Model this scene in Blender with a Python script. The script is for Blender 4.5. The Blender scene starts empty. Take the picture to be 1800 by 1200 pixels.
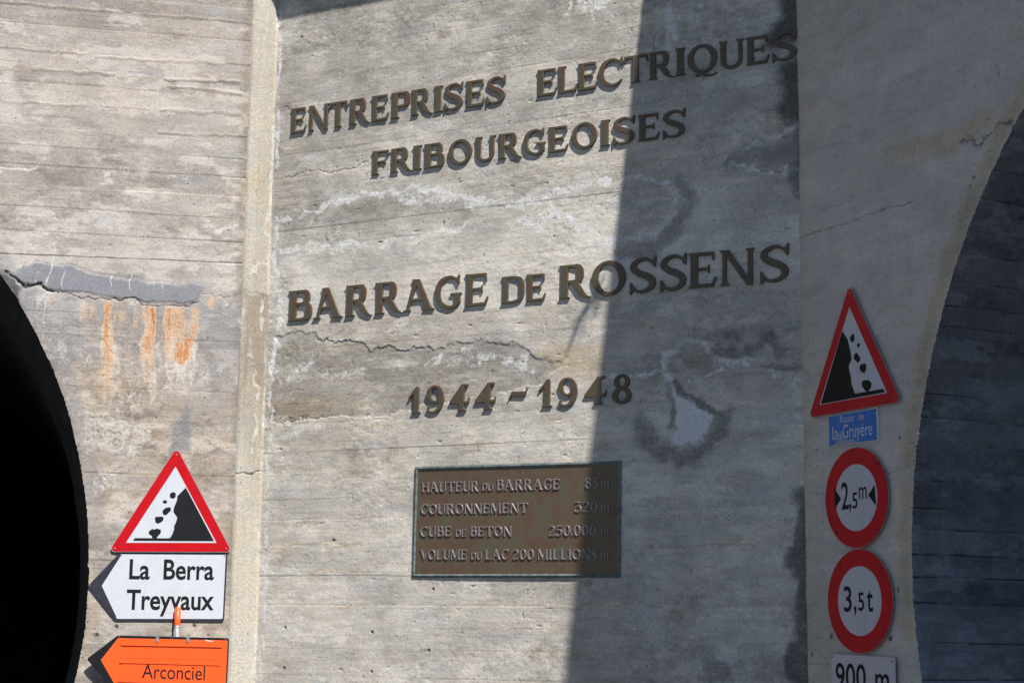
import bpy, bmesh, math, random
import numpy as np
from mathutils import Matrix, Vector
random.seed(7)
SC = bpy.context.scene
COL = SC.collection

# ------------------------------------------------------------------ camera, sky, sun, exposure
FPX, TILT, ROLL, EYE = 3076.7, .16425, .0118, 1.75          # focal length in photo pixels (1800 wide)
FWD = np.array([0, math.cos(TILT), math.sin(TILT)])
UPV = np.array([0, -math.sin(TILT), math.cos(TILT)])
RGT = np.array([1., 0, 0])
CR_ = math.cos(ROLL)*RGT + math.sin(ROLL)*UPV
CU_ = -math.sin(ROLL)*RGT + math.cos(ROLL)*UPV
CAMP = np.array([0, 0, EYE])
cd = bpy.data.cameras.new('camera'); cam = bpy.data.objects.new('camera', cd); COL.objects.link(cam)
cd.sensor_width = 36; cd.lens = 36*FPX/1800; cd.clip_start = .05; cd.clip_end = 3000
m = Matrix.Identity(4)
for i in range(3):
    m[i][0], m[i][1], m[i][2] = CR_[i], CU_[i], -FWD[i]
    m[i][3] = CAMP[i]
cam.matrix_world = m
SC.camera = cam

SUN_AZ, SUN_EL = math.radians(33.0), math.radians(55.8)      # azimuth measured from straight behind the camera towards the right
SDIR = np.array([math.sin(SUN_AZ)*math.cos(SUN_EL), -math.cos(SUN_AZ)*math.cos(SUN_EL), math.sin(SUN_EL)])
world = bpy.data.worlds.new('World'); SC.world = world; world.use_nodes = True
wn = world.node_tree.nodes; wl = world.node_tree.links
bg = wn['Background']; sky = wn.new('ShaderNodeTexSky'); sky.sky_type = 'NISHITA'; sky.sun_disc = False
sky.sun_elevation = SUN_EL; sky.sun_rotation = math.pi - SUN_AZ
sky.altitude = 700; sky.air_density = 1.0; sky.dust_density = .4; sky.ozone_density = 4.0
wl.new(sky.outputs[0], bg.inputs[0]); bg.inputs[1].default_value = .049
sl = bpy.data.lights.new('sun', 'SUN'); sl.energy = 5.0; sl.angle = math.radians(.38); sl.color = (1, .955, .89)
so = bpy.data.objects.new('sun', sl); COL.objects.link(so)
so.rotation_euler = Vector(SDIR).to_track_quat('Z', 'Y').to_euler(); so.location = (8, -10, 20)
SC.view_settings.view_transform = 'Standard'; SC.view_settings.look = 'None'
SC.view_settings.exposure = 0.88; SC.view_settings.gamma = 1; SC.view_settings.use_curve_mapping = False

# ------------------------------------------------------------------ helpers
def tag(o, label=None, cat=None, group=None, kind=None):
    if label: o['label'] = label
    if cat: o['category'] = cat
    if group: o['group'] = group
    if kind: o['kind'] = kind
    return o

def ray(x, y):
    d = (x-900)/FPX*CR_ - (y-600)/FPX*CU_ + FWD
    return d

class Plane:
    """an upright wall plane: origin on the ground, u runs to the right, v is height, n faces the road"""
    def __init__(s, O, ang, sgn):
        s.O = np.array(O, float)
        s.e = np.array([math.cos(ang), sgn*math.sin(ang), 0])
        s.n = np.array([sgn*math.sin(ang), -math.cos(ang), 0])
    def uv(s, x, y, h=0.):
        d = ray(x, y); t = ((s.O+h*s.n-CAMP) @ s.n)/(d @ s.n); p = CAMP+t*d
        return np.array([(p-s.O) @ s.e, p[2]])
    def P(s, u, v, h=0.):
        return s.O + u*s.e + h*s.n + np.array([0, 0, v])
    def matrix(s, u, v, h=0.):
        p = s.P(u, v, h)
        m = Matrix.Identity(4)
        for i in range(3):
            m[i][0], m[i][1], m[i][2], m[i][3] = s.e[i], (0, 0, 1)[i], s.n[i], p[i]
        return m

A_L, A_C, A_R = .21175, .49454, 1.09993
CORNER_R = np.array([1.8325, 10.9, 0])
CW = 4.1554
eC = np.array([math.cos(A_C), -math.sin(A_C), 0])
CORNER_L = CORNER_R - CW*eC
LW = Plane(CORNER_L, A_L, 1)        # portal wall on the left
CN = Plane(CORNER_R, A_C, -1)       # wall with the inscription
RW = Plane(CORNER_R, A_R, -1)       # portal wall on the right

def mesh_np(name, verts, quads, smooth=True):
    me = bpy.data.meshes.new(name)
    me.vertices.add(len(verts)); me.vertices.foreach_set('co', np.ascontiguousarray(verts, dtype=np.float32).ravel())
    nq = len(quads); k = quads.shape[1]
    me.loops.add(nq*k); me.loops.foreach_set('vertex_index', np.ascontiguousarray(quads, dtype=np.int32).ravel())
    me.polygons.add(nq); me.polygons.foreach_set('loop_start', np.arange(0, nq*k, k, dtype=np.int32))
    me.polygons.foreach_set('loop_total', np.full(nq, k, dtype=np.int32))
    me.polygons.foreach_set('use_smooth', np.full(nq, smooth))
    me.update(calc_edges=True)
    return me

def hsh(ix, iy, seed):
    x = (ix.astype(np.int64)*374761393 + iy.astype(np.int64)*668265263 + seed*2246822519) & 0xFFFFFFFF
    x = ((x ^ (x >> 13))*1274126177) & 0xFFFFFFFF
    x = ((x ^ (x >> 15))*2246822519) & 0xFFFFFFFF
    return ((x ^ (x >> 14)) & 0xFFFFFF)/float(0xFFFFFF)
def vnoise(x, y, seed):
    ix = np.floor(x); iy = np.floor(y); fx = x-ix; fy = y-iy
    fx = fx*fx*fx*(fx*(fx*6-15)+10); fy = fy*fy*fy*(fy*(fy*6-15)+10)
    a = hsh(ix, iy, seed); b = hsh(ix+1, iy, seed); c = hsh(ix, iy+1, seed); d = hsh(ix+1, iy+1, seed)
    return (a+(b-a)*fx)*(1-fy)+(c+(d-c)*fx)*fy
def fbm(x, y, oct, seed, gain=.5):
    s = 0; a = 1; t = 0
    for o in range(oct):
        s = s+a*(vnoise(x*2**o+o*17.3, y*2**o-o*9.1, seed+o*101)*2-1); t += a; a *= gain
    return s/t
def sstep(a, b, x):
    t = np.clip((x-a)/(b-a), 0, 1); return t*t*(3-2*t)

def seg_dist(U, V, pts):
    d = np.full(U.shape, 1e9)
    for (a, b) in zip(pts[:-1], pts[1:]):
        ab = b-a; L = max(ab@ab, 1e-12)
        t = np.clip(((U-a[0])*ab[0]+(V-a[1])*ab[1])/L, 0, 1)
        d = np.minimum(d, np.hypot(U-a[0]-t*ab[0], V-a[1]-t*ab[1]))
    return d
def inside(U, V, pts):
    c = np.zeros(U.shape, bool); n = len(pts)
    for i in range(n):
        x0, y0 = pts[i]; x1, y1 = pts[(i+1) % n]
        if y0 == y1: continue
        k = ((y0 > V) != (y1 > V)) & (U < (x1-x0)*(V-y0)/(y1-y0)+x0)
        c ^= k
    return c

# ------------------------------------------------------------------ node materials
def new_mat(name):
    mt = bpy.data.materials.new(name); mt.use_nodes = True
    nt = mt.node_tree; b = nt.nodes['Principled BSDF']
    return mt, nt, b
def N(nt, typ, **kw):
    n = nt.nodes.new(typ)
    for k, v in kw.items():
        if k in ('inputs',):
            for kk, vv in v.items(): n.inputs[kk].default_value = vv
        else: setattr(n, k, v)
    return n
def mixc(nt, fac, a, b, mode='MIX'):
    n = nt.nodes.new('ShaderNodeMix'); n.data_type = 'RGBA'; n.blend_type = mode
    for sock, val in ((n.inputs[0], fac), (n.inputs[6], a), (n.inputs[7], b)):
        if isinstance(val, bpy.types.NodeSocket): nt.links.new(val, sock)
        elif isinstance(val, (int, float)): sock.default_value = val
        else: sock.default_value = (*val, 1)
    return n.outputs[2]
def math_(nt, op, a, b=0., c=None):
    n = nt.nodes.new('ShaderNodeMath'); n.operation = op
    for i, val in enumerate((a, b) if c is None else (a, b, c)):
        if isinstance(val, bpy.types.NodeSocket): nt.links.new(val, n.inputs[i])
        else: n.inputs[i].default_value = val
    return n.outputs[0]
def rng(nt, v, a, b, c=0., d=1.):
    n = nt.nodes.new('ShaderNodeMapRange'); n.interpolation_type = 'SMOOTHSTEP'
    nt.links.new(v, n.inputs[0])
    for i, q in enumerate((a, b, c, d)): n.inputs[i+1].default_value = q
    return n.outputs[0]
def noise(nt, co, scale, detail=4, rough=.6, stretch=None):
    if stretch:
        mp = N(nt, 'ShaderNodeMapping'); mp.inputs['Scale'].default_value = stretch
        nt.links.new(co, mp.inputs[0]); co = mp.outputs[0]
    n = N(nt, 'ShaderNodeTexNoise', inputs={'Scale': scale, 'Detail': detail, 'Roughness': rough})
    nt.links.new(co, n.inputs[0]); return n.outputs[0]

def concrete(name, dark, light, warm, speck=1.0, lime=(.72, .72, .72)):
    """board-marked concrete: masks painted on the mesh say where crust, damp, rust, mortar, dirt and some painted shade lie"""
    mt, nt, b = new_mat(name); L = nt.links
    tc = N(nt, 'ShaderNodeTexCoord'); co = tc.outputs['Object']
    at1 = N(nt, 'ShaderNodeAttribute', attribute_name='stain'); s1 = N(nt, 'ShaderNodeSeparateColor'); L.new(at1.outputs[0], s1.inputs[0])
    at2 = N(nt, 'ShaderNodeAttribute', attribute_name='tone'); s2 = N(nt, 'ShaderNodeSeparateColor'); L.new(at2.outputs[0], s2.inputs[0])
    white, darkm, rust = s1.outputs; tone, warmm, patch = s2.outputs
    fine = noise(nt, co, 150, 5, .8); sand = noise(nt, co, 70, 6, .85); mid = noise(nt, co, 42, 5, .7); grain = noise(nt, co, 16, 6, .75, (.6, .6, 9))
    big = noise(nt, co, 5.5, 6, .65)
    t = math_(nt, 'ADD', tone, math_(nt, 'MULTIPLY_ADD', mid, .55, -.275))
    t = math_(nt, 'ADD', t, math_(nt, 'MULTIPLY_ADD', grain, .7, -.35))
    t = math_(nt, 'ADD', t, math_(nt, 'MULTIPLY_ADD', big, .5, -.25))
    n = nt.nodes.new('ShaderNodeClamp'); L.new(t, n.inputs[0]); t = n.outputs[0]
    c = mixc(nt, t, dark, light)
    wv = math_(nt, 'ADD', warmm, math_(nt, 'MULTIPLY_ADD', noise(nt, co, 3.1, 5, .6), 1.1, -.5))
    wv = rng(nt, wv, .1, 1.1, 0, .9); c = mixc(nt, wv, c, warm, 'MULTIPLY')
    cool = rng(nt, noise(nt, co, 4.3, 6, .65, (.7, .7, 3.2)), .46, .72, 0, .85)
    c = mixc(nt, cool, c, (.88, .95, 1.04), 'MULTIPLY')
    # mortar patch
    pc = mixc(nt, noise(nt, co, 9, 4), (.155, .165, .195), (.235, .245, .275)); c = mixc(nt, patch, c, pc)
    # crust of lime
    n14 = noise(nt, co, 13, 6, .75)
    wb = math_(nt, 'ADD', white, math_(nt, 'ADD', math_(nt, 'MULTIPLY_ADD', mid, 1.5, -.75), math_(nt, 'MULTIPLY_ADD', n14, 1.3, -.65)))
    wb = math_(nt, 'MULTIPLY', rng(nt, wb, .12, .8, 0, 1), rng(nt, white, .02, .3, 0, .9))
    c = mixc(nt, wb, c, lime)
    # rust: orange core, peach margin
    rb = math_(nt, 'MULTIPLY', rust, rng(nt, noise(nt, co, 60, 5, .8, (1, 1, .22)), .3, .65, .25, 1.15))
    c = mixc(nt, rng(nt, rb, .04, .4, 0, .8), c, (.52, .37, .245))
    c = mixc(nt, rng(nt, math_(nt, 'ADD', rb, math_(nt, 'MULTIPLY_ADD', n14, .8, -.4)), .32, .95, 0, .95), c, (.42, .15, .035))
    # damp, soot, joints, cracks and painted ledge shadows
    db = rng(nt, math_(nt, 'ADD', darkm, math_(nt, 'MULTIPLY_ADD', mid, .7, -.35)), .1, .95, 0, 1)
    db = math_(nt, 'MULTIPLY', db, rng(nt, darkm, .02, .2, 0, .9))
    c = mixc(nt, db, c, (.055, .055, .058))
    # grain of sand and pin holes
    g = math_(nt, 'MULTIPLY', rng(nt, fine, .3, .7, 1-.28*speck, 1+.2*speck), rng(nt, sand, .33, .67, 1-.24*speck, 1+.17*speck)); gc = N(nt, 'ShaderNodeCombineColor')
    for i in range(3): L.new(g, gc.inputs[i])
    c = mixc(nt, 1., c, gc.outputs[0], 'MULTIPLY')
    vo = N(nt, 'ShaderNodeTexVoronoi', inputs={'Scale': 34.}); L.new(co, vo.inputs[0])
    sc = N(nt, 'ShaderNodeSeparateColor'); L.new(vo.outputs['Color'], sc.inputs[0])
    hole = math_(nt, 'MULTIPLY', rng(nt, vo.outputs['Distance'], .10, .2, 1, 0), rng(nt, sc.outputs[0], .80, .86, 0, .75))
    c = mixc(nt, hole, c, (.06, .055, .05))
    L.new(c, b.inputs['Base Color']); b.inputs['Roughness'].default_value = .93
    b.inputs['Specular IOR Level'].default_value = .25
    hb = math_(nt, 'ADD', math_(nt, 'MULTIPLY', fine, .5), math_(nt, 'ADD', math_(nt, 'MULTIPLY', noise(nt, co, 75, 4, .7), .9), math_(nt, 'MULTIPLY', grain, .7)))
    hb = math_(nt, 'SUBTRACT', hb, math_(nt, 'MULTIPLY', hole, 1.2))
    bp = N(nt, 'ShaderNodeBump', inputs={'Strength': .55, 'Distance': .0026*speck}); L.new(hb, bp.inputs['Height']); L.new(bp.outputs[0], b.inputs['Normal'])
    return mt

def plain(name, col, rough=.5, metal=0., var=.12, scale=30, bump=0., spec=.5, coat=0.):
    mt, nt, b = new_mat(name); L = nt.links
    tc = N(nt, 'ShaderNodeTexCoord')
    n1 = noise(nt, tc.outputs['Object'], scale, 5, .6); n2 = noise(nt, tc.outputs['Object'], scale*6, 4, .7)
    lo = tuple(x*(1-var) for x in col); hi = tuple(min(1, x*(1+var)) for x in col)
    c = mixc(nt, rng(nt, n1, .3, .7), lo, hi); c = mixc(nt, rng(nt, n2, .62, .8, 0, var*1.5), c, tuple(x*.55+.02 for x in col))
    L.new(c, b.inputs['Base Color']); L.new(rng(nt, n2, .3, .7, rough*.85, min(1, rough*1.15)), b.inputs['Roughness'])
    b.inputs['Metallic'].default_value = metal; b.inputs['Specular IOR Level'].default_value = spec
    b.inputs['Coat Weight'].default_value = coat
    if bump:
        bp = N(nt, 'ShaderNodeBump', inputs={'Strength': .5, 'Distance': bump}); L.new(n2, bp.inputs['Height']); L.new(bp.outputs[0], b.inputs['Normal'])
    return mt

def bronze(name, green_low=0., dark=1., rough=.55, metal=.38, red=.75):
    mt, nt, b = new_mat(name); L = nt.links
    tc = N(nt, 'ShaderNodeTexCoord'); geo = N(nt, 'ShaderNodeNewGeometry'); oi = N(nt, 'ShaderNodeObjectInfo')
    wp = geo.outputs['Position']
    n1 = noise(nt, wp, 11, 5, .65); n2 = noise(nt, wp, 70, 5, .7); n3 = noise(nt, wp, 23, 4, .6)
    c = mixc(nt, rng(nt, n1, .35, .65), tuple(dark*x for x in (.118, .074, .049)), tuple(dark*x for x in (.150, .098, .057)))
    c = mixc(nt, rng(nt, n3, .45, .72, 0, red), c, tuple(dark*x for x in (.145, .070, .053)))
    c = mixc(nt, rng(nt, n2, .55, .85, 0, .6), c, tuple(dark*x for x in (.22, .16, .11)))
    gf = rng(nt, n1, .44, .66, 0, .55)
    if green_low:
        sp = N(nt, 'ShaderNodeSeparateXYZ'); L.new(tc.outputs['Object'], sp.inputs[0])
        low = rng(nt, math_(nt, 'ADD', sp.outputs[1], math_(nt, 'MULTIPLY_ADD', n3, .9, -.45)), -.2, .30, green_low, 0)
        gf = math_(nt, 'MAXIMUM', gf, low)
    c = mixc(nt, gf, c, tuple(dark*x for x in (.068, .105, .070)))
    L.new(c, b.inputs['Base Color']); b.inputs['Metallic'].default_value = metal
    L.new(rng(nt, n2, .3, .7, rough-.1, rough+.15), b.inputs['Roughness'])
    bp = N(nt, 'ShaderNodeBump', inputs={'Strength': .35, 'Distance': .0012}); L.new(n2, bp.inputs['Height']); L.new(bp.outputs[0], b.inputs['Normal'])
    return mt

M = {}
M['left'] = concrete('left_portal_concrete', (.20, .178, .161), (.445, .408, .378), (.96, .86, .72), .8, (.52, .50, .475))
M['centre'] = concrete('inscription_wall_concrete', (.30, .276, .245), (.72, .672, .598), (.95, .85, .70), .75)
M['right'] = concrete('right_portal_concrete', (.41, .383, .348), (.63, .59, .53), (.95, .86, .72), .6)
M['pilaster'] = concrete('pilaster_concrete', (.28, .252, .212), (.485, .448, .385), (.96, .86, .70), 1., (.53, .505, .46))
M['vault_r'] = concrete('right_vault_concrete', (.12, .128, .15), (.34, .36, .40), (.95, .88, .8))  # bluish base colour carries the tint of the skylight
M['vault_l'] = concrete('left_vault_concrete', (.04, .04, .038), (.075, .073, .068), (.97, .92, .85))  # near-black base colour stands in for the shade deep inside the tunnel
M['slab'] = plain('slab_concrete', (.36, .34, .31), .9, var=.2, scale=4, bump=.003, spec=.2)
M['bronze'] = bronze('letter_bronze', .62, 1., .5)
M['plate'] = bronze('plaque_bronze', 0, 1.2, .4, .4, .3)
M['plaque_letter'] = plain('worn_raised_bronze', (.25, .215, .215), .36, .4, .2, 60)
M['verdigris'] = plain('verdigris_frame', (.12, .155, .15), .5, .25, .35, 25, .0008)
M['red'] = plain('sign_red', (.40, .003, .008), .4, 0, .08, 12, spec=.2)
M['red_old'] = plain('sign_red_faded', (.50, .003, .012), .4, 0, .1, 12, spec=.2)
M['black'] = plain('sign_black', (.010, .011, .013), .5, 0, .15, 20, spec=.15)
M['navy'] = plain('sign_dark_blue_black', (.028, .029, .042), .4, 0, .15, 20, spec=.2)
M['blue'] = plain('enamel_blue', (.010, .15, .52), .3, 0, .08, 20, spec=.3)
M['orange'] = plain('sign_orange', (.90, .085, .006), .45, 0, .06, 10)
M['zinc'] = plain('zinc_grey', (.27, .29, .31), .5, .5, .2, 40)
M['rivet'] = plain('rivet_metal', (.22, .17, .15), .4, .8, .2, 90)
M['back'] = plain('aluminium_edge', (.33, .34, .35), .5, .6, .1, 40)
M['asphalt'] = plain('asphalt', (.055, .055, .056), .9, 0, .25, 40, .004, .2)
M['kerb'] = plain('kerb_stone', (.30, .29, .275), .85, 0, .2, 12, .003, .2)
M['ground'] = plain('gravelly_ground', (.085, .08, .065), .95, 0, .3, 3, .01, .1)
M['weed'] = plain('weed_green', (.05, .09, .03), .7, 0, .3, 20)
def white_sheet():
    """retro-reflective white sheet with its fine ribbing"""
    mt, nt, b = new_mat('reflective_white'); L = nt.links
    tc = N(nt, 'ShaderNodeTexCoord'); co = tc.outputs['Object']
    w = N(nt, 'ShaderNodeTexWave', wave_type='BANDS', bands_direction='Y', inputs={'Scale': 36., 'Distortion': .15}); L.new(co, w.inputs[0])
    c = mixc(nt, rng(nt, w.outputs[1], .55, .95, 0, 1), (.50, .53, .585), (.44, .47, .525))
    c = mixc(nt, rng(nt, noise(nt, co, 14, 5), .35, .75, 0, .3), c, (.39, .40, .42))
    c = mixc(nt, rng(nt, noise(nt, co, 9, 6, .7, (2.2, .25, 1)), .52, .78, 0, .35), c, (.33, .32, .30))
    L.new(c, b.inputs['Base Color']); b.inputs['Roughness'].default_value = .3; return mt
M['white'] = white_sheet()
M['chip'] = plain('chipped_enamel_ground', (.27, .33, .46), .6, 0, .35, 90)
M['white_enamel'] = plain('worn_white_enamel', (.55, .56, .58), .4, 0, .12, 60)

# ------------------------------------------------------------------ displaced walls
def spacing(lo, hi, flo, fhi, fine, coarse):
    """coordinates from lo to hi, fine between flo and fhi, coarse elsewhere"""
    a = list(np.arange(lo, flo, coarse)) + list(np.arange(flo, fhi, fine)) + list(np.arange(fhi, hi, coarse)) + [hi]
    a = np.array(a); return a[np.r_[True, np.diff(a) > fine*.4]]

class Wall:
    def __init__(s, plane, us, vs, seed, hole=None):
        s.pl = plane; s.us = us; s.vs = vs; s.seed = seed; s.hole = hole
        s.U, s.V = np.meshgrid(us, vs)
        z = lambda: np.zeros(s.U.shape)
        s.h, s.white, s.dark, s.rust, s.tone, s.warm, s.patch = z(), z(), z(), z(), z()+.5, z(), z()
        s.w1 = fbm(s.U*9, s.V*9, 4, seed+1)*.035; s.w2 = fbm(s.U*9+40, s.V*9+7, 4, seed+2)*.035
        s.f1 = fbm(s.U*26, s.V*26, 4, seed+3, .7)*.016; s.f2 = fbm(s.U*26, s.V*26+50, 4, seed+4, .7)*.016
    def pts(s, px): return np.array([s.pl.uv(*p) for p in px])
    def win(s, P, pad):
        i0 = np.searchsorted(s.vs, P[:, 1].min()-pad); i1 = np.searchsorted(s.vs, P[:, 1].max()+pad)
        j0 = np.searchsorted(s.us, P[:, 0].min()-pad); j1 = np.searchsorted(s.us, P[:, 0].max()+pad)
        return slice(i0, i1), slice(j0, j1)
    def field(s, P, pad, warp):
        w = s.win(P, pad+.08)
        return w, s.U[w]+warp*s.w1[w]+min(warp, 1)*s.f1[w], s.V[w]+warp*s.w2[w]+min(warp, 1)*s.f2[w]
    def stroke(s, mask, px, width, amt=1., warp=1., soft=1., uvpts=None, rag=0.):
        P = s.pts(px) if uvpts is None else np.array(uvpts, float)
        w, U, V = s.field(P, width*(1+soft)*(2.2 if mask is s.white else 1), warp)
        if U.size == 0: return
        d = seg_dist(U, V, P)
        wd = width*(1+rag*fbm(U*14, V*14, 3, s.seed+int(abs(P[0, 0])*997) % 500)) if rag else width
        val = amt*(1-sstep(wd*(1-soft*.5), wd*(1+soft), d))
        if mask is s.white and width > .009:      # lime crust: crisp seam with a broken, blotchy skirt
            q = fbm(U*9, V*13, 5, s.seed+200, .65)
            skirt = (1-sstep(0, width*3.2, d))*sstep(-.35, .45, q)*.62*amt
            val = np.maximum(val*np.clip(.62+1.1*fbm(U*16, V*20, 4, s.seed+201, .65), .1, 1), skirt)
        mask[w] = np.maximum(mask[w], val) if amt > 0 else mask[w]+val
    def blob(s, mask, px, feather, amt=1., warp=1., uvpts=None):
        P = s.pts(px) if uvpts is None else np.array(uvpts, float)
        w, U, V = s.field(P, feather*2, warp)
        if U.size == 0: return
        d = seg_dist(U, V, np.vstack([P, P[:1]])); d = np.where(inside(U, V, P), d, -d)
        val = amt*sstep(-feather, feather, d)
        mask[w] = np.maximum(mask[w], val) if amt > 0 else mask[w]+val
    def crack(s, px, width=.004, depth=.004, dark=.9, warp=1.5, uvpts=None):
        s.stroke(s.dark, px, width, dark, warp, 1.2, uvpts, .8)
        d = np.zeros(s.U.shape); s.stroke(d, px, width*1.3, 1, warp, 1., uvpts); s.h -= d*depth
    def streak(s, mask, x, y0, y1, width, amt, taper=True):
        """run-off under a point: strong at the top, fading and wandering below"""
        a, b = s.pl.uv(x, y0), s.pl.uv(x, y1); P = np.array([a, b])
        w, U, V = s.field(P, width*4, .5)
        if U.size == 0: return
        t = np.clip((a[1]-V)/max(a[1]-b[1], 1e-6), -.2, 1.2)
        wob = .012*fbm(V*7, V*0+x, 3, s.seed+9)
        dd = np.abs(U-a[0]-wob)
        wd = width*(1+.5*t)
        val = amt*(1-sstep(wd*.1, wd*2.0, dd*(.8+.5*vnoise(U*60, V*9, s.seed+35))))*sstep(-.04, .05, t)*(1-sstep(.1, 1.05, t))
        val *= np.clip(.35+.55*vnoise(U*110, V*5, s.seed+33)+.6*vnoise(U*40, V*12, s.seed+34), 0, 1.15)
        mask[w] = np.maximum(mask[w], val)
    def boards(s, joints, amp=.0022, tone=.22, groove=.003, gw=.006, vis=1., ledge=.002, seedo=0, lo=.12):
        J = np.array(sorted(joints)); rs = np.random.RandomState(s.seed+seedo)
        Vw = s.V+.004*fbm(s.U*1.3, s.V*.6, 2, s.seed+70)
        k = np.searchsorted(J, Vw)
        off = rs.uniform(-1, 1, len(J)+2); tn = rs.uniform(-1, 1, len(J)+2)
        # boards are some metres long: butt joints shift along u
        cut = rs.uniform(-9, 9, len(J)+2); second = rs.uniform(-1, 1, len(J)+2)
        left = s.U < cut[k]
        s.h += np.where(left, off[k], off[k]*.4+second[k]*.6)*amp
        s.tone += np.where(left, tn[k], tn[k]*.5+second[k]*.5)*tone
        up = J[np.clip(k, 0, len(J)-1)]-Vw; dn = Vw-J[np.clip(k-1, 0, len(J)-1)]
        # cup of the board and ledge left by the joint
        s.h += ledge*np.exp(-np.abs(dn)/.02)*(vnoise(s.U*1.2, k*3.1, s.seed+77)-.2)
        pres = sstep(.35, .75, vnoise(s.U*1.1+k*5.3, k*1.7, s.seed+78)+.25*fbm(s.U*11, k*2., 3, s.seed+79))*vis
        d = np.minimum(np.abs(up), np.abs(dn))+.003*np.abs(fbm(s.U*25, s.V*3, 2, s.seed+80))
        g = (1-sstep(gw*.4, gw*1.3, d))*(lo+(1-lo)*pres)
        s.h -= g*groove; s.dark = np.maximum(s.dark, g*.62*pres)
        s.warm += .35*(1-sstep(.0, .03, d))*pres
        return k
    def base(s, rough=1., wood=1., blot=1.):
        U, V, sd = s.U, s.V, s.seed
        s.h += .0032*fbm(U*1.1, V*1.4, 3, sd+20)+.0011*rough*fbm(U*7, V*12, 4, sd+21)
        s.h += .00045*rough*fbm(U*45, V*60, 2, sd+22)+.0005*wood*fbm(U*5, V*75, 2, sd+23)
        pits = vnoise(U*38, V*38, sd+24); s.h -= .0022*rough*sstep(.93, .985, pits)
        s.dark = np.maximum(s.dark, .5*sstep(.945, .99, pits))
        p2 = vnoise(U*17+3, V*21, sd+44); s.h -= .003*rough*sstep(.975, .998, p2); s.dark = np.maximum(s.dark, .5*sstep(.98, .999, p2))
        ag = fbm(U*20, V*26, 4, sd+45, .7)*sstep(.0, .35, fbm(U*1.9, V*2.6, 3, sd+46)); s.h += .0016*rough*ag; s.tone += .35*ag
        s.tone += .32*fbm(U*1.3, V*2.2, 5, sd+25, .6)+.14*fbm(U*3, V*36, 4, sd+26)+.24*fbm(U*6, V*9, 5, sd+27, .6)
        s.warm += .28*fbm(U*.9, V*1.2, 3, sd+28)
        bl = fbm(U*3.4, V*7.5, 6, sd+29, .66); s.tone += blot*(.55*sstep(.08, .32, bl)-.25*sstep(.1, .35, fbm(U*2.6, V*6+9, 6, sd+30, .66)))
        s.white += .10*blot*sstep(.2, .5, bl)
    def hole_px(s, x, y, r=.016):
        c = s.pl.uv(x, y); w = s.win(np.array([c]), r*4)
        d = np.hypot(s.U[w]-c[0]+.4*s.f1[w], s.V[w]-c[1]+.4*s.f2[w])
        s.dark[w] = np.maximum(s.dark[w], 1-sstep(r*.3, r, d)); s.h[w] -= .009*(1-sstep(r*.2, r, d))
        ring = (1-sstep(r*.9, r*2.1, d)); s.warm[w] += .5*ring; s.dark[w] = np.maximum(s.dark[w], .35*ring)
    def build(s, name, mat, parent=None):
        s.dark = np.where(s.dark < 0, 0, s.dark)
        U, V = s.U.copy(), s.V.copy(); h = s.h
        nv, nu = U.shape
        idx = np.arange(nv*nu).reshape(nv, nu)
        q = np.stack([idx[:-1, :-1], idx[:-1, 1:], idx[1:, 1:], idx[1:, :-1]], -1).reshape(-1, 4)
        if s.hole:
            uc, vc, R = s.hole; r = np.hypot(U-uc, V-vc); th = np.arctan2(V-vc, U-uc)
            Re = R+chips(th, R, s.seed)
            cell = np.maximum(np.gradient(s.us)[None, :], np.gradient(s.vs)[:, None])
            snap = np.abs(r-Re) < cell*.55
            keepv = (r >= Re) | snap
            edge = 1-sstep(0, .03, r-Re); h = h*(1-edge)-.003*edge**2
            U = np.where(snap, uc+Re*np.cos(th), U); V = np.where(snap, vc+Re*np.sin(th), V)
            kf = keepv.ravel()[q].all(1); allsnap = snap.ravel()[q].all(1)
            q = q[kf & ~allsnap]
        e, n = s.pl.e, s.pl.n
        co = np.stack([U*e[0]+h*n[0], U*e[1]+h*n[1], V], -1).reshape(-1, 3)
        used = np.zeros(len(co), bool); used[q.ravel()] = True
        remap = np.cumsum(used)-1; q = remap[q]; co = co[used]
        me = mesh_np(name, co, q)
        for an, ch in (('stain', (s.white, s.dark, s.rust)), ('tone', (s.tone, s.warm, s.patch))):
            a = me.color_attributes.new(an, 'FLOAT_COLOR', 'POINT')
            d = np.stack([np.clip(c, 0, 1).ravel()[used] for c in ch]+[np.ones(used.sum())], -1).astype(np.float32)
            a.data.foreach_set('color', d.ravel())
        me.materials.append(mat)
        o = bpy.data.objects.new(name, me); COL.objects.link(o); o.location = s.pl.O
        if parent: o.parent = parent; o.location = (0, 0, 0)
        return o

def chips(th, R, seed):
    a = th*R
    return .010*fbm(a*2.2, a*0+1, 3, seed+60)+.016*np.maximum(0, fbm(a*14, a*0+5, 3, seed+61)-.12)+(.009 if seed == 37 else .005)*fbm(a*70, a*0, 3, seed+62, .7)

def empty(name, loc=(0, 0, 0), mat=None):
    o = bpy.data.objects.new(name, None); COL.objects.link(o); o.empty_display_size = .1
    if mat is not None: o.matrix_world = mat
    else: o.location = loc
    return o

TOPZ = 7.80            # underside of the crown slab
# --- wall with the inscription
W = Wall(CN, spacing(-CW-.02, .03, -CW-.02, .03, .0068, .1), spacing(0, TOPZ, 1.25, 6.75, .0056, .12), 11)
js = []; z = .1
rs = np.random.RandomState(5)
while z < TOPZ: js.append(z); z += rs.choice([.15, .19, .19, .21])
W.base(1.1, .7, .45); W.boards(js, .0009, .10, .0016, .005, .62, .0008, 0, .04)
px = lambda *a: list(a)
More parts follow.
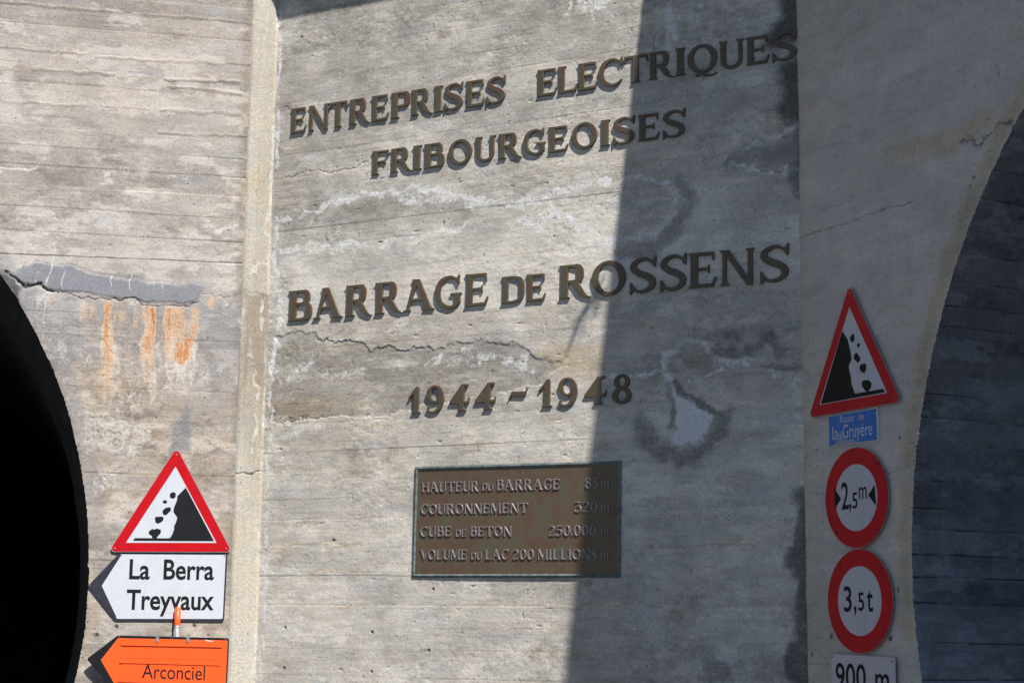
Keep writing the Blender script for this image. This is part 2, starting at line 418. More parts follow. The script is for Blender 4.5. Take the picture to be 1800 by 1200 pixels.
# broad zones: dull top, pale band behind BARRAGE, brownish band around the dates, pale foot
zone = np.interp(W.V, [0, 1.3, 2.0, 3.0, 3.45, 3.95, 4.05, 4.5, 4.8, 5.3, 7], [.40, .50, .62, .60, .40, .42, .68, .62, .42, .40, .36])
W.tone += zone-.5
W.warm += np.interp(W.V, [0, 2.0, 2.6, 3.1, 3.9, 4.2, 5, 7], [.22, .18, .1, .28, .25, .05, .12, .18])
# lime crusts
for P, w_, a_ in [
    ([(488, 386), (530, 378), (560, 370), (600, 352), (640, 342), (690, 337), (740, 331), (790, 337), (840, 351), (880, 359), (920, 356), (960, 346), (1010, 329), (1060, 318), (1092, 314)], .018, .95),
    ([(495, 442), (540, 428), (580, 433), (640, 429), (690, 425), (740, 415), (790, 404), (832, 393)], .017, .9),
    ([(700, 340), (730, 355), (760, 352), (800, 345), (850, 362)], .03, .6),
    ([(915, 392), (945, 402), (975, 372), (1005, 385), (1040, 411), (1065, 420), (1095, 425)], .017, .85),
    ([(920, 370), (935, 392), (955, 400)], .03, .55), ([(1090, 313), (1130, 309), (1165, 322), (1186, 348), (1192, 372), (1178, 398), (1148, 414), (1100, 422)], .013, .8),
    ([(1270, 296), (1300, 290), (1330, 302), (1362, 306), (1400, 296)], .013, .9), ([(1262, 278), (1300, 268), (1345, 246), (1392, 231)], .022, .6),
    ([(510, 660), (535, 640), (560, 625)], .03, .55), ([(560, 655), (600, 662), (640, 650)], .02, .4), ([(690, 650), (700, 640), (708, 652)], .02, .5),
    ([(745, 645), (760, 628), (775, 622), (770, 640), (750, 648)], .012, .8), ([(790, 640), (800, 632), (830, 640), (845, 632)], .012, .7),
    ([(805, 615), (850, 622), (900, 640), (935, 645)], .028, .65), ([(915, 640), (930, 615), (960, 600)], .016, .6),
    ([(920, 690), (960, 700), (1010, 690), (1060, 678)], .014, .45),
    ([(500, 760), (540, 745), (560, 752)], .03, .6), ([(483, 640), (500, 700), (520, 690)], .02, .4),
    ([(1060, 668), (1110, 662), (1160, 652)], .012, .8), ([(1265, 640), (1300, 638), (1330, 630), (1360, 640)], .028, .85), ([(1365, 655), (1400, 660)], .026, .55),
    ([(1335, 618), (1345, 612)], .02, .7), ([(1380, 662), (1402, 672)], .03, .5),
    ([(1020, 0), (1030, 12), (1045, 5), (1060, 8)], .025, .9), ([(1000, 0), (1002, 22)], .012, .7), ([(1040, 10), (1042, 34)], .01, .8),
    ([(1180, 0), (1178, 40), (1186, 62)], .02, .7), ([(1230, 10), (1222, 50)], .03, .4)]:
    W.stroke(W.white, P, w_, a_, 1.2, 1.1, None, .8)
# crust down the inner corner
W.stroke(W.white, [(493, 20), (489, 200), (487, 300)], .014, .8, .6, .8); W.stroke(W.white, [(486, 400), (480, 450), (490, 500), (494, 560), (482, 620), (479, 650)], .018, 1, .8, .7)
for y in range(660, 1200, 24):
    W.stroke(W.white, [(476-(y-660)*.035+random.uniform(-3, 6), y), (476-(y-660)*.035+random.uniform(-3, 9), y+26)], random.uniform(.006, .02), random.uniform(.4, .9), .8)
# damp halo and the pale figure in the shade
W.stroke(W.dark, [(1195, 325), (1212, 345), (1208, 372), (1192, 402), (1150, 432), (1090, 445)], .045, .52, 2.0, 1.3)
W.stroke(W.dark, [(1130, 750), (1150, 785), (1190, 812), (1230, 802), (1258, 765), (1272, 730)], .062, .56, 2.0, 1.3)
W.stroke(W.dark, [(1188, 670), (1205, 695), (1240, 715), (1268, 735)], .028, .65, 1, 1); W.stroke(W.dark, [(1175, 670), (1180, 710), (1176, 750)], .02, .55, 1)
W.stroke(W.dark, [(1265, 610), (1300, 612), (1345, 602), (1372, 612)], .045, .55, 2.4, 1.3); W.stroke(W.dark, [(1085, 640), (1130, 632), (1160, 628)], .02, .35, 1)
W.stroke(W.dark, [(1345, 640), (1385, 645), (1402, 648)], .02, .5, 1.5)
W.stroke(W.white, [(1163, 655), (1165, 622), (1200, 602), (1238, 602), (1262, 625), (1268, 650)], .016, .85, 1.2, 1)
W.stroke(W.white, [(1165, 654), (1210, 668), (1240, 665), (1268, 652)], .012, .8, 1.2)
W.blob(W.white, [(1165, 655), (1185, 660), (1190, 685), (1215, 700), (1252, 732), (1240, 765), (1228, 790), (1210, 780), (1178, 787), (1186, 755), (1180, 715), (1175, 690)], .012, .95, .9)
W.blob(W.tone, [(1195, 720), (1235, 735), (1225, 765), (1195, 760)], .02, -.35, 1); W.blob(W.warm, [(1195, 620), (1245, 620), (1245, 650), (1190, 645)], .02, .6, 1)
W.stroke(W.dark, [(1398, 0), (1395, 45), (1370, 60)], .08, .85, 1.5, 1.2); W.stroke(W.dark, [(1400, 120), (1398, 200)], .09, .8, 1.5, 1.2)
W.stroke(W.dark, [(1404, 230), (1402, 330)], .05, .6, 1.5, 1.2)
W.stroke(W.dark, [(1290, 285), (1330, 270), (1380, 275), (1400, 255)], .06, .45, 1.5, 1.2)
W.stroke(W.dark, [(1415, 860), (1410, 940), (1402, 985), (1412, 1040), (1405, 1100), (1400, 1200)], .045, .72, 2.2, 1.3)
W.stroke(W.dark, [(1418, 900), (1416, 1200)], .03, .75, 1.5, 1); W.stroke(W.white, [(1403, 958), (1412, 975), (1400, 985)], .012, .6, 1.5)
W.blob(W.dark, [(1225, 1160), (1260, 1150), (1290, 1170), (1300, 1200), (1225, 1200)], .05, .5, 1.8)
for x_, y0, y1, w_, a_ in [(1165, 20, 190, .03, .35), (1200, 0, 160, .05, .32), (1240, 0, 140, .04, .3), (1150, 60, 200, .015, .4)]:
    W.streak(W.dark, x_, y0, y1, w_, a_)
for x_, y0, y1, w_, a_ in [(1172, 10, 150, .016, .6), (1215, 10, 120, .03, .45), (1045, 0, 90, .012, .6), (1003, 0, 60, .012, .5)]:
    W.streak(W.white, x_, y0, y1, w_, a_)
# shaled step with its ragged upper lip
lip = [(490, 590), (504, 589), (530, 588), (555, 586), (573, 594), (588, 603), (600, 599), (615, 598), (636, 607), (655, 613), (672, 616), (684, 609), (696, 611), (705, 616), (726, 606), (740, 611), (759, 613), (780, 609), (819, 600)]
W.crack(lip[3:-2], .0018, .004, .6, 1.3)
W.blob(W.tone, lip+[(900, 600), (985, 640), (960, 672), (880, 690), (700, 725), (560, 735), (475, 740), (478, 640)], .012, -.26, 1.0)
W.blob(W.h, lip+[(900, 605), (985, 640), (960, 672), (880, 690), (700, 725), (560, 735), (475, 740), (478, 640)], .006, -.0035, 1.3)
W.blob(W.warm, [(930, 610), (1060, 600), (1065, 660), (990, 660)], .04, .8, 1.3); W.blob(W.warm, [(470, 700), (620, 690), (700, 720), (560, 735), (470, 738)], .03, .7, 1.3)
W.blob(W.tone, [(495, 395), (600, 360), (700, 345), (820, 360), (830, 388), (700, 418), (500, 430)], .03, -.22, 1.2)
W.blob(W.tone, [(1095, 325), (1160, 335), (1185, 365), (1150, 405), (1095, 415)], .03, -.2, 1.2)
W.crack([(470, 740), (500, 738), (540, 734), (575, 733), (620, 731), (660, 730), (690, 726)], .003, .003, .6)
W.crack([(505, 312), (540, 309), (590, 300), (640, 290)], .003, .003, .6); W.crack([(1178, 150), (1240, 128), (1330, 112)], .002, .002, .5)
W.crack([(1186, 925), (1188, 948), (1212, 975), (1216, 1000), (1211, 1030), (1216, 1055), (1213, 1068)], .0016, .002, .55, .6)
W.crack([(592, 1040), (612, 1026), (640, 1018), (652, 1012)], .0012, .001, .4, .5); W.crack([(655, 992), (690, 990), (722, 991)], .0016, .001, .5, .5)
W.crack([(474, 760), (478, 740), (474, 700), (470, 690)], .003, .002, .5)
for y_, x0, x1 in [(1005, 520, 660), (955, 490, 640), (1066, 590, 650), (920, 495, 560), (745, 590, 700), (1063, 960, 1110), (1012, 1095, 1160), (962, 1130, 1330), (926, 1335, 1400)]:
    W.stroke(W.warm, [(x0, y_), (x1, y_-1)], .008, .8, 1.2, 1.5); W.stroke(W.dark, [(x0, y_), ((x0+x1)/2, y_), (x1, y_-1)], .0025, .4, 1.2, 1.2, None, .9)
for x_, y_ in [(586, 949), (501, 1103), (654, 1110), (499, 1174), (653, 1180), (761, 1035), (754, 1143)]:
    W.hole_px(x_, y_, .012)
for k in range(7):
    x_ = 734+k*9+random.uniform(-2, 2); W.stroke(W.dark, [(x_+2, 1072), (x_, 1100+random.uniform(-6, 5))], .002, .35, .3)
iw = empty('inscription_wall', tuple(CORNER_R))
tag(iw, 'pale board-marked concrete wall carrying the bronze inscription and plaque between the two portals', 'wall')
W.build('wall_face', M['centre'], iw)
for ch in iw.children: pass

# --- left portal wall
HL = (-4.935, 2.050, 3.731); HR = (4.471, 2.122, 3.471)
W = Wall(LW, spacing(-9.2, -.15, -2.15, -.15, .0068, .11), spacing(0, TOPZ, 1.25, 7.15, .0056, .12), 23, HL)
yj = [-45, -8, 32, 62, 105, 141, 163, 198, 240, 272, 305, 340, 378, 420, 596, 686, 835, 987, 1130]
js = [LW.uv(300, y)[1] for y in yj]+[.2, .45, .7, .95, 1.15]+list(np.arange(6.75, TOPZ, .17))
W.base(1.25, .8); W.boards(js, .0024, .22, .0032, .006, .75, .0030)
vL = W.V
W.tone += np.interp(vL, [0, 2.4, 3.6, 4.0, 4.3, 4.8, 5.4, 7], [.08, .04, -.12, -.12, .12, .08, .0, .02])
W.warm += np.interp(vL, [0, 2.0, 2.8, 3.6, 4.2, 4.5, 7], [.6, .55, .55, .4, .05, .12, .1])
W.stroke(W.tone, [(437, 0), (428, 300), (418, 700), (405, 1050)], .03, -.25, .6, 1.2); W.stroke(W.warm, [(440, 0), (430, 300), (424, 480)], .025, .7, .6, 1.2)  # soft shadow beside the pilaster painted into the tone, with a brown margin
for x0, y0, x1, y1, a_ in [(0, 6, 446, 44, .8), (290, 142, 421, 147, 1), (300, 155, 425, 167, .9), (285, 196, 425, 203, .8), (280, 236, 430, 243, .8), (0, 87, 150, 97, .8), (60, 124, 200, 134, .8), (0, 180, 150, 190, .6), (170, 104, 440, 116, .7), (200, 299, 290, 306, .6)]:  # dark line below each board ledge: its thin shadow painted into the colour
    W.stroke(W.dark, [(x0, y0), ((x0+x1)/2, (y0+y1)/2+1), (x1, y1)], .006, .55*a_, .5, 1.2, None, .8); W.stroke(W.warm, [(x0, y0-2), (x1, y1-2)], .014, .45*a_, .8, 1.5, None, .8)
    W.stroke(W.h, [(x0, y0-3.5), (x1, y1-3.5)], .007, .0030*a_, .4, 1.2, None, .8)
W.crack([(0, 445), (100, 449), (200, 453), (300, 457), (429, 463)], .004, .005, .8, .1)
patch = [(20, 477), (43, 463), (67, 461), (100, 465), (133, 470), (173, 483), (233, 490), (283, 498), (333, 497), (357, 500), (350, 517), (343, 530), (320, 533), (268, 528), (213, 523), (160, 515), (100, 508), (50, 498), (23, 487)]
W.blob(W.patch, patch, .024, .92, 1.1); W.blob(W.h, patch, .012, .006, .6)
W.stroke(W.dark, [(43, 461), (67, 459), (133, 468), (173, 480), (233, 487), (283, 495), (357, 497)], .010, .4, .9, 1.2)
W.crack([(12, 482), (30, 490), (50, 500), (75, 505), (92, 509)], .007, .010, .9, 1.2); W.crack([(92, 508), (135, 523), (160, 526), (187, 525), (210, 524), (233, 526), (253, 533), (280, 538), (310, 539), (335, 538), (353, 533)], .0028, .006, .75, 1.3)
W.crack([(353, 520), (385, 526), (410, 528)], .003, .003, .4); W.crack([(85, 592), (110, 577), (150, 572), (180, 580)], .002, .002, .5)
W.stroke(W.white, [(96, 425), (94, 445), (90, 468), (83, 500)], .003, 1, .5); W.stroke(W.white, [(0, 292), (25, 294), (50, 298), (62, 296)], .005, 1, .5); W.stroke(W.white, [(62, 296), (70, 285)], .002, .8, .5)
for x_ in (66, 113, 198, 230, 285): W.stroke(W.white, [(x_, 477), (x_-2, 492), (x_, 505+x_*.04)], .002, .9, .5)
W.stroke(W.white, [(365, 400), (385, 408), (405, 398), (412, 394)], .018, .9, 1); W.stroke(W.white, [(180, 300), (260, 304), (330, 312)], .016, .5, 1.4)
W.stroke(W.patch, [(90, 335), (50, 350), (20, 362)], .012, .35, 1)
# smooth rendered band along the arch
arc = [(HL[0]+(HL[2]+.07)*math.cos(t), HL[1]+(HL[2]+.07)*math.sin(t)) for t in np.linspace(.02, .72, 30)]
W.stroke(W.patch, None, .05, .42, .8, .8, arc); W.stroke(W.white, None, .035, .22, 1, 1, arc[12:])
W.stroke(W.dark, [(5, 490), (25, 505), (30, 512)], .035, .8, 2)
# dark damp field under the patch, runs of lime and rust
W.blob(W.dark, [(90, 535), (160, 540), (240, 545), (350, 545), (420, 540), (420, 620), (300, 610), (180, 600), (110, 590)], .05, .16, 1.5)
W.blob(W.patch, [(60, 520), (160, 530), (240, 545), (350, 545), (425, 530), (425, 640), (380, 700), (300, 690), (180, 640), (110, 620)], .07, .42, 2.2)
for x_, y0, y1, w_, a_ in [(75, 515, 640, .05, .5), (146, 530, 600, .02, .5), (190, 560, 760, .035, .6), (205, 600, 740, .03, .6), (262, 560, 720, .035, .75), (280, 600, 700, .02, .6), (300, 580, 700, .035, .85), (325, 600, 720, .06, 1), (345, 600, 700, .02, .8), (232, 525, 570, .03, .5), (232, 780, 830, .05, .4), (270, 650, 750, .04, .6), (398, 525, 570, .02, .5), (236, 690, 760, .05, .4), (425, 560, 640, .012, .5), (165, 720, 860, .09, .4), (205, 690, 800, .08, .4), (110, 590, 700, .04, .4), (360, 640, 760, .05, .35), (390, 640, 700, .03, .4), (150, 620, 720, .05, .35), (300, 650, 720, .05, .5)]:
    W.streak(W.white, x_, y0, y1, w_, a_)
for x_, y0, y1, w_, a_ in [(191, 530, 730, .018, 1.1), (193, 560, 760, .034, .6), (150, 532, 600, .02, .42), (166, 532, 580, .024, .38), (253, 530, 590, .012, .4), (269, 538, 700, .021, 1.15), (264, 545, 740, .036, .7), (298, 538, 680, .024, 1.), (309, 540, 640, .024, .85), (318, 540, 630, .018, 1.), (343, 540, 630, .024, .8), (347, 545, 580, .01, .6), (372, 525, 552, .018, .8), (215, 545, 600, .05, .33), (238, 550, 600, .03, .33), (325, 560, 690, .05, .4), (87, 520, 545, .02, .35)]:
    W.streak(W.rust, x_, y0, y1, w_, a_)
W.blob(W.rust, [(140, 535), (355, 545), (350, 640), (330, 690), (180, 700), (150, 600)], .09, .17, 2.5)
W.blob(W.white, [(170, 560), (350, 580), (355, 690), (180, 740)], .09, .22, 2.5)
W.blob(W.rust, [(305, 612), (322, 592), (342, 598), (338, 625), (322, 640), (308, 632)], .022, .85, 1.6)
W.stroke(W.dark, [(328, 590), (345, 597), (380, 599)], .005, .6, 1.2)
W.blob(W.dark, [(330, 705), (340, 712), (336, 760), (335, 800), (300, 800), (298, 748), (318, 735)], .022, .36, 1.); W.blob(W.patch, [(328, 706), (340, 712), (336, 760), (335, 800), (300, 800), (298, 748), (318, 735)], .02, .6, 1.)
W.blob(W.white, [(140, 735), (270, 740), (275, 780), (210, 790), (150, 785)], .04, .42, 1.6); W.blob(W.white, [(165, 820), (215, 800), (215, 850), (160, 870)], .03, .38, 1.6)
W.blob(W.warm, [(150, 780), (200, 800), (190, 1000), (150, 1190), (140, 1190)], .05, .9, 1.5)
W.stroke(W.dark, [(155, 832), (175, 822), (225, 820)], .005, .5, 1.2)
for x_, y_ in [(205, 1101), (341, 1100), (153, 1092), (366, 1116), (145, 1156), (227, 901), (170, 1116)]: W.hole_px(x_, y_, .008 if x_ in (153, 145, 227, 366) else .018)
lw = empty('portal_wall', tuple(LW.O)); tag(lw, 'weathered concrete portal wall with rust streaks around the black tunnel mouth on the left', 'wall')
W.build('wall_face', M['left'], lw)

# --- right portal wall
us = spacing(-.03, 9.6, -.03, 2.15, .0095, .11)
W = Wall(RW, us, spacing(0, TOPZ, 1.2, 5.75, .0056, .12), 37, HR)
yj = [-60, 0, 56, 110, 170, 244, 295, 344, 385, 454, 520, 590, 660, 730, 830, 900, 960, 1010, 1060, 1120, 1170]
js = [RW.uv(1500, y)[1] for y in yj]+[.2, .4, .6, .8, 1.0, 1.15]+list(np.arange(5.6, TOPZ, .18))
W.base(.7, 1.2, .3); W.boards(js, .0012, .10, .0022, .005, .75, .001)
W.tone += .08
W.warm += np.interp(W.U, [0, .06, .3, 9], [.7, .35, .05, .1]); W.stroke(W.warm, [(1412, 60), (1408, 500), (1416, 1200)], .03, .5, 1, 1.3)
arc = [(HR[0]-(HR[2]+.06)*math.cos(t), HR[1]+(HR[2]+.06)*math.sin(t)) for t in np.linspace(-.1, .8, 30)]
W.stroke(W.warm, None, .06, .9, 1, 1, arc); W.stroke(W.tone, None, .03, -.2, 1, 1, arc)
W.crack([(1685, 247), (1712, 251), (1735, 240), (1755, 222), (1775, 220), (1795, 228)], .006, .005, .7, 1); W.stroke(W.warm, [(1560, 268), (1620, 263), (1660, 252), (1700, 235), (1730, 215)], .05, .9, 1.4, 1.3)
W.stroke(W.dark, [(1690, 250), (1715, 252), (1740, 238)], .016, .35, 1.4, 1.2)
W.crack([(1415, 415), (1450, 405), (1530, 375), (1610, 352)], .003, .003, .6, .4); W.crack([(1410, 275), (1470, 250), (1560, 220), (1680, 168)], .0025, .002, .45, .5); W.crack([(1415, 385), (1500, 345)], .0025, .002, .4, .5)
W.crack([(1480, 70), (1530, 42), (1570, 22)], .0025, .002, .45, .5); W.crack([(1540, 832), (1580, 828), (1605, 830)], .003, .003, .5); W.crack([(1425, 1050), (1445, 1052)], .002, .002, .5); W.crack([(1575, 1052), (1600, 1056)], .002, .002, .5)
for x_, y_, r_ in [(1461, 1117, .016), (1564, 1121, .022), (1435, 792, .010), (1582, 770, .010), (1562, 833, .010), (1567, 1036, .012), (1578, 1036, .012), (1427, 1150, .012), (1713, 152, .007), (1555, 106, .006), (1712, 312, .012), (1704, 327, .008), (1685, 372, .007)]: W.hole_px(x_, y_, r_)
rw = empty('portal_wall', tuple(RW.O)); tag(rw, 'smooth pale concrete portal wall in shade with the round limit signs, right of the inscription', 'wall')
W.build('wall_face', M['right'], rw)

# --- tunnel vaults
def vault(name, parent, pl, hole, seed, mat, joints, th_fine, s_fine, length, rings=(), dark=()):
    uc, vc, R = hole
    lo = math.asin(-vc/R)
    a = spacing(lo, math.pi-lo, th_fine[0], th_fine[1], .0062/R, .12/R)
    sd = spacing(.0015, length, .0015, s_fine, .0125, .25)
    TH, SD = np.meshgrid(a, sd); A = TH*R
    class D: pass
    w = Wall.__new__(Wall); w.pl = pl; w.seed = seed; w.U = SD; w.V = A; w.us = sd; w.vs = a*R; w.hole = None
    z = lambda: np.zeros(SD.shape)
    w.h, w.white, w.dark, w.rust, w.tone, w.warm, w.patch = z(), z(), z(), z(), z()+.5, z(), z()
    w.base(1.0, 1.0, .7); w.boards(joints, .004, .2, .007, .008, 1.3, .006, 0, .3)
    for fn in dark: fn(w)
    Re = R+chips(TH, R, pl_seed[name])*np.exp(-np.maximum(SD, 0)/.02)-w.h*(1-np.exp(-np.maximum(SD, 0)/.03))
    for (s0, dr) in rings: Re = Re-dr*sstep(s0, s0+.02, SD)
    u = uc+Re*np.cos(TH); v = vc+Re*np.sin(TH)
    e, n = pl.e, pl.n
    co = np.stack([u*e[0]-SD*n[0], u*e[1]-SD*n[1], v], -1).reshape(-1, 3)
    nv, nu = SD.shape; idx = np.arange(nv*nu).reshape(nv, nu)
    q = np.stack([idx[:-1, :-1], idx[1:, :-1], idx[1:, 1:], idx[:-1, 1:]], -1).reshape(-1, 4)
    me = mesh_np(name, co, q)
    for an, ch in (('stain', (w.white, w.dark, w.rust)), ('tone', (w.tone, w.warm, w.patch))):
        at = me.color_attributes.new(an, 'FLOAT_COLOR', 'POINT')
        d = np.stack([np.clip(c, 0, 1).ravel() for c in ch]+[np.ones(SD.size)], -1).astype(np.float32); at.data.foreach_set('color', d.ravel())
    me.materials.append(mat)
    o = bpy.data.objects.new('tunnel_vault', me); COL.objects.link(o); o.parent = parent
    # end wall far inside
    pts = [(uc+R*1.02*math.cos(t), vc+R*1.02*math.sin(t)) for t in np.linspace(lo, math.pi-lo, 24)]
    me2 = bpy.data.meshes.new('tunnel_end'); me2.from_pydata([tuple(e*u_-n*(length-.05)+np.array([0, 0, v_])) for u_, v_ in pts], [], [list(range(len(pts)))])
    me2.materials.append(mat); o2 = bpy.data.objects.new('tunnel_end', me2); COL.objects.link(o2); o2.parent = parent
pl_seed = {'vr': 37, 'vl': 23}
# board joints of the right jamb, read at one place and turned into arc length
JP = Plane(RW.P(1.09, 0), math.pi/2-A_R, 1)
jy = [262, 310, 359, 400, 441, 479, 521, 558, 591, 629, 668, 700, 741, 785, 829, 846, 895, 931, 975, 1015, 1060, 1131, 1194]
def arc_of(z): return (math.pi-math.asin(max(-.99, min(.99, (z-HR[1])/HR[2]))))*HR[2]
jz = [JP.uv(1700, y)[1] for y in jy]
jr = sorted([arc_of(z) for z in jz]+list(np.arange(-2.2, arc_of(max(jz))-.17, .2))+list(np.arange(arc_of(min(jz))+.2, 13.5, .2)))
def rdark(w):
    a0 = lambda y: arc_of(JP.uv(1700, y)[1])
    w.w1 = fbm(w.U*9, w.V*9, 4, 1)*.035; w.w2 = fbm(w.U*9, w.V*9+30, 4, 2)*.035; w.f1 = w.w1*.3; w.f2 = w.w2*.3
    w.dark += .55*(1-sstep(.0, .035, w.U))*sstep(-.1, .35, fbm(w.U*40, w.V*40, 3, 71)); w.white += .5*(1-sstep(0, .02, w.U))*sstep(.1, .4, fbm(w.U*50, w.V*50, 3, 72))
    # rough shelf and the damp bands below
    for y, wd, am in [(829, .035, .75), (815, .06, .35), (975, .03, .5), (1015, .012, .7), (1060, .02, .7), (931, .03, .3), (741, .012, .7), (785, .01, .5)]:
        w.stroke(w.dark, None, wd, am, 1, 1.1, [(-.1, a0(y)), (3, a0(y)+.02)], .6)
    w.stroke(w.h, None, .03, -.012, 1.5, 1, [(-.1, a0(829)), (3, a0(829)+.02)])
    w.blob(w.dark, None, .05, .7, 2, [(.75, a0(840)), (1.6, a0(900)), (2.2, a0(1000)), (3, a0(1000)), (3, a0(820)), (.7, a0(820))])
    w.blob(w.dark, None, .08, .6, 2, [(-.1, a0(310)), (.5, a0(430)), (1.2, a0(440)), (3, a0(330)), (3, a0(0)), (-.1, a0(0))])
    w.stroke(w.white, None, .006, 1, 1.5, 1, [(.02, a0(228)), (.12, a0(238)), (.25, a0(232)), (.3, a0(275)), (.15, a0(290)), (.1, a0(305))])
    w.stroke(w.white, None, .012, .5, 1, 1, [(0, a0(312)), (.4, a0(318))])
    w.stroke(w.white, None, .012, .9, 1, 1, [(.06, a0(1185)), (.08, a0(1210))]); w.stroke(w.white, None, .012, .9, 1, 1, [(.32, a0(1160)), (.35, a0(1172))])
    w.stroke(w.white, None, .05, .5, 2, 1.2, [(.85, a0(880)), (1.1, a0(930))])
    w.stroke(w.warm, None, .05, 1, 1, 1.2, [(.9, a0(380)), (.75, a0(480))])
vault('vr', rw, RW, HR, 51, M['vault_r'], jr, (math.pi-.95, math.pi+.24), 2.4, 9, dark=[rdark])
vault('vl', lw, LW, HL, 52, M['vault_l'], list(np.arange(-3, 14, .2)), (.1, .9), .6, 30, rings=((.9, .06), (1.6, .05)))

# --- pilaster in the inner corner
prof = [(-.215, -.012), (-.197, .005), (-.180, .011), (-.018, .016), (-.004, .011), (.026, -.03)]
def pilaster():
    zs = spacing(0, TOPZ, 1.25, 6.9, .0056, .12)
    tot = 0; samples = []
    for (a, b) in zip(prof[:-1], prof[1:]):
        L = math.hypot(b[0]-a[0], b[1]-a[1]); n = max(1, int(L/.0062))
        nx, ny = (b[1]-a[1])/L*-1, (b[0]-a[0])/L
        for k in range(n): t = k/n; samples.append((a[0]+(b[0]-a[0])*t, a[1]+(b[1]-a[1])*t, nx, ny, tot+L*t))
        tot += L
    samples.append((prof[-1][0], prof[-1][1], nx, ny, tot))
    S = np.array(samples); ss = S[:, 4]
    w = Wall.__new__(Wall); w.pl = LW; w.seed = 91; w.us = S[:, 0]; w.vs = zs; w.hole = None
    X, Z = np.meshgrid(S[:, 0], zs); w.U = X; w.V = Z; SS = np.meshgrid(ss, zs)[0]
    z = lambda: np.zeros(X.shape)
    w.h, w.white, w.dark, w.rust, w.tone, w.warm, w.patch = z(), z(), z(), z(), z()+.5, z(), z()
    w.h += .0018*fbm(SS*9, Z*1.0, 3, 1)+.0008*fbm(SS*60, Z*5, 3, 2)+.0005*fbm(SS*60, Z*50, 2, 3)
    w.tone += .25*fbm(SS*40, Z*1.6, 4, 4)+.2*fbm(SS*6, Z*2, 3, 5)+.2; w.warm += .22+.6*fbm(SS*10, Z*1.3, 4, 6)
    w.w1 = fbm(X*12, Z*9, 4, 1)*.02; w.w2 = fbm(X*9, Z*9+30, 4, 2)*.03; w.f1 = w.w1*.35; w.f2 = w.w2*.35
    # chipped outer arris
    ar = np.exp(-((X+.008)/.012)**2); ch = np.maximum(0, fbm(Z*5, SS*3, 4, 9)); w.h -= ar*ch*.03
    w.white = np.maximum(w.white, sstep(-.03, -.008, X)*np.clip(.1+1.1*fbm(Z*3, SS*10, 4, 10), 0, .55))
    w.stroke(w.white, [(484, 262), (482, 320), (476, 350), (466, 385), (463, 405), (475, 425), (476, 445), (455, 470), (440, 487)], .013, .8, 1.3, .9)
    w.stroke(w.white, [(437, 603), (442, 640), (456, 680), (448, 700), (452, 740), (444, 790)], .010, .75, 1.6, 1.2); w.stroke(w.white, [(462, 530), (458, 590)], .01, .7, 1, 1); w.stroke(w.white, [(424, 545), (422, 575)], .008, .7, 1, 1)
    w.blob(w.tone, [(430, 515), (478, 520), (470, 700), (440, 640), (422, 690)], .03, -.5, 1.2); w.blob(w.warm, [(430, 510), (478, 520), (468, 830), (425, 690)], .03, .5, 1.2)
    w.stroke(w.dark, [(428, 512), (445, 508), (465, 522), (478, 540)], .006, .45, 1.2); w.crack([(412, 828), (430, 830), (436, 833), (452, 831), (465, 836)], .004, .004, .85, 1)
    w.crack([(433, 398), (447, 410)], .002, .002, .5)
    w.tone += np.interp(Z, [0, 2.2, 2.9, 3.3, 4.2, 4.5, 7], [.2, .3, .1, -.25, -.15, .05, .1])
    for x0 in (-.15, -.11, -.06): w.warm += .35*np.exp(-((X-x0-.01*fbm(Z*2, Z*0+x0*99, 2, 3))/.008)**2)*sstep(-.3, .5, fbm(Z*3, Z*0+x0*50, 3, 12))
    NX, NY = np.meshgrid(S[:, 2], zs)[0], np.meshgrid(S[:, 3], zs)[0]
    u = X+w.h*NX; d = np.meshgrid(S[:, 1], zs)[0]+w.h*NY
    e, n = LW.e, LW.n
    co = np.stack([u*e[0]+d*n[0], u*e[1]+d*n[1], Z], -1).reshape(-1, 3)
    nv, nu = X.shape; idx = np.arange(nv*nu).reshape(nv, nu)
    q = np.stack([idx[:-1, :-1], idx[:-1, 1:], idx[1:, 1:], idx[1:, :-1]], -1).reshape(-1, 4)
    me = mesh_np('pilaster', co, q)
    for an, cc in (('stain', (w.white, w.dark, w.rust)), ('tone', (w.tone, w.warm, w.patch))):
        at = me.color_attributes.new(an, 'FLOAT_COLOR', 'POINT')
        dd = np.stack([np.clip(c, 0, 1).ravel() for c in cc]+[np.ones(X.size)], -1).astype(np.float32); at.data.foreach_set('color', dd.ravel())
    me.materials.append(M['pilaster'])
    o = bpy.data.objects.new('concrete_pilaster', me); COL.objects.link(o); o.location = LW.O
    return o
pi_ = pilaster(); tag(pi_, 'narrow cream concrete pilaster standing in the corner left of the inscription wall', 'pilaster')

# --- crown slab overhanging the three walls
def slab():
    OH, th = .47, .40
    def off(pl, u, h): p = pl.P(u, 0, h); return p[:2]
    def isect(p, d, q, e):
        A = np.array([[d[0], -e[0]], [d[1], -e[1]]]); t = np.linalg.solve(A, q-p); return p+d*t[0]
    f = [off(LW, -9.2, OH), isect(off(LW, 0, OH), LW.e[:2], off(CN, 0, OH), CN.e[:2]), isect(off(CN, 0, OH), CN.e[:2], off(RW, 0, OH), RW.e[:2]), off(RW, 9.6, OH)]
    b = [off(RW, 9.6, -7), np.array([9.5, 18.0]), np.array([-3.0, 22.0]), off(LW, -9.2, -9)]
    P = [tuple(p) for p in f+b]; n = len(P)
    me = bpy.data.meshes.new('crown_slab')
    v = [(x, y, TOPZ) for x, y in P]+[(x, y, TOPZ+th) for x, y in P]
    me.from_pydata(v, [], [list(range(n))[::-1], list(range(n, 2*n))]+[[i, (i+1) % n, n+(i+1) % n, n+i] for i in range(n)])
    me.materials.append(M['slab']); o = bpy.data.objects.new('crown_slab', me); COL.objects.link(o)
    return o
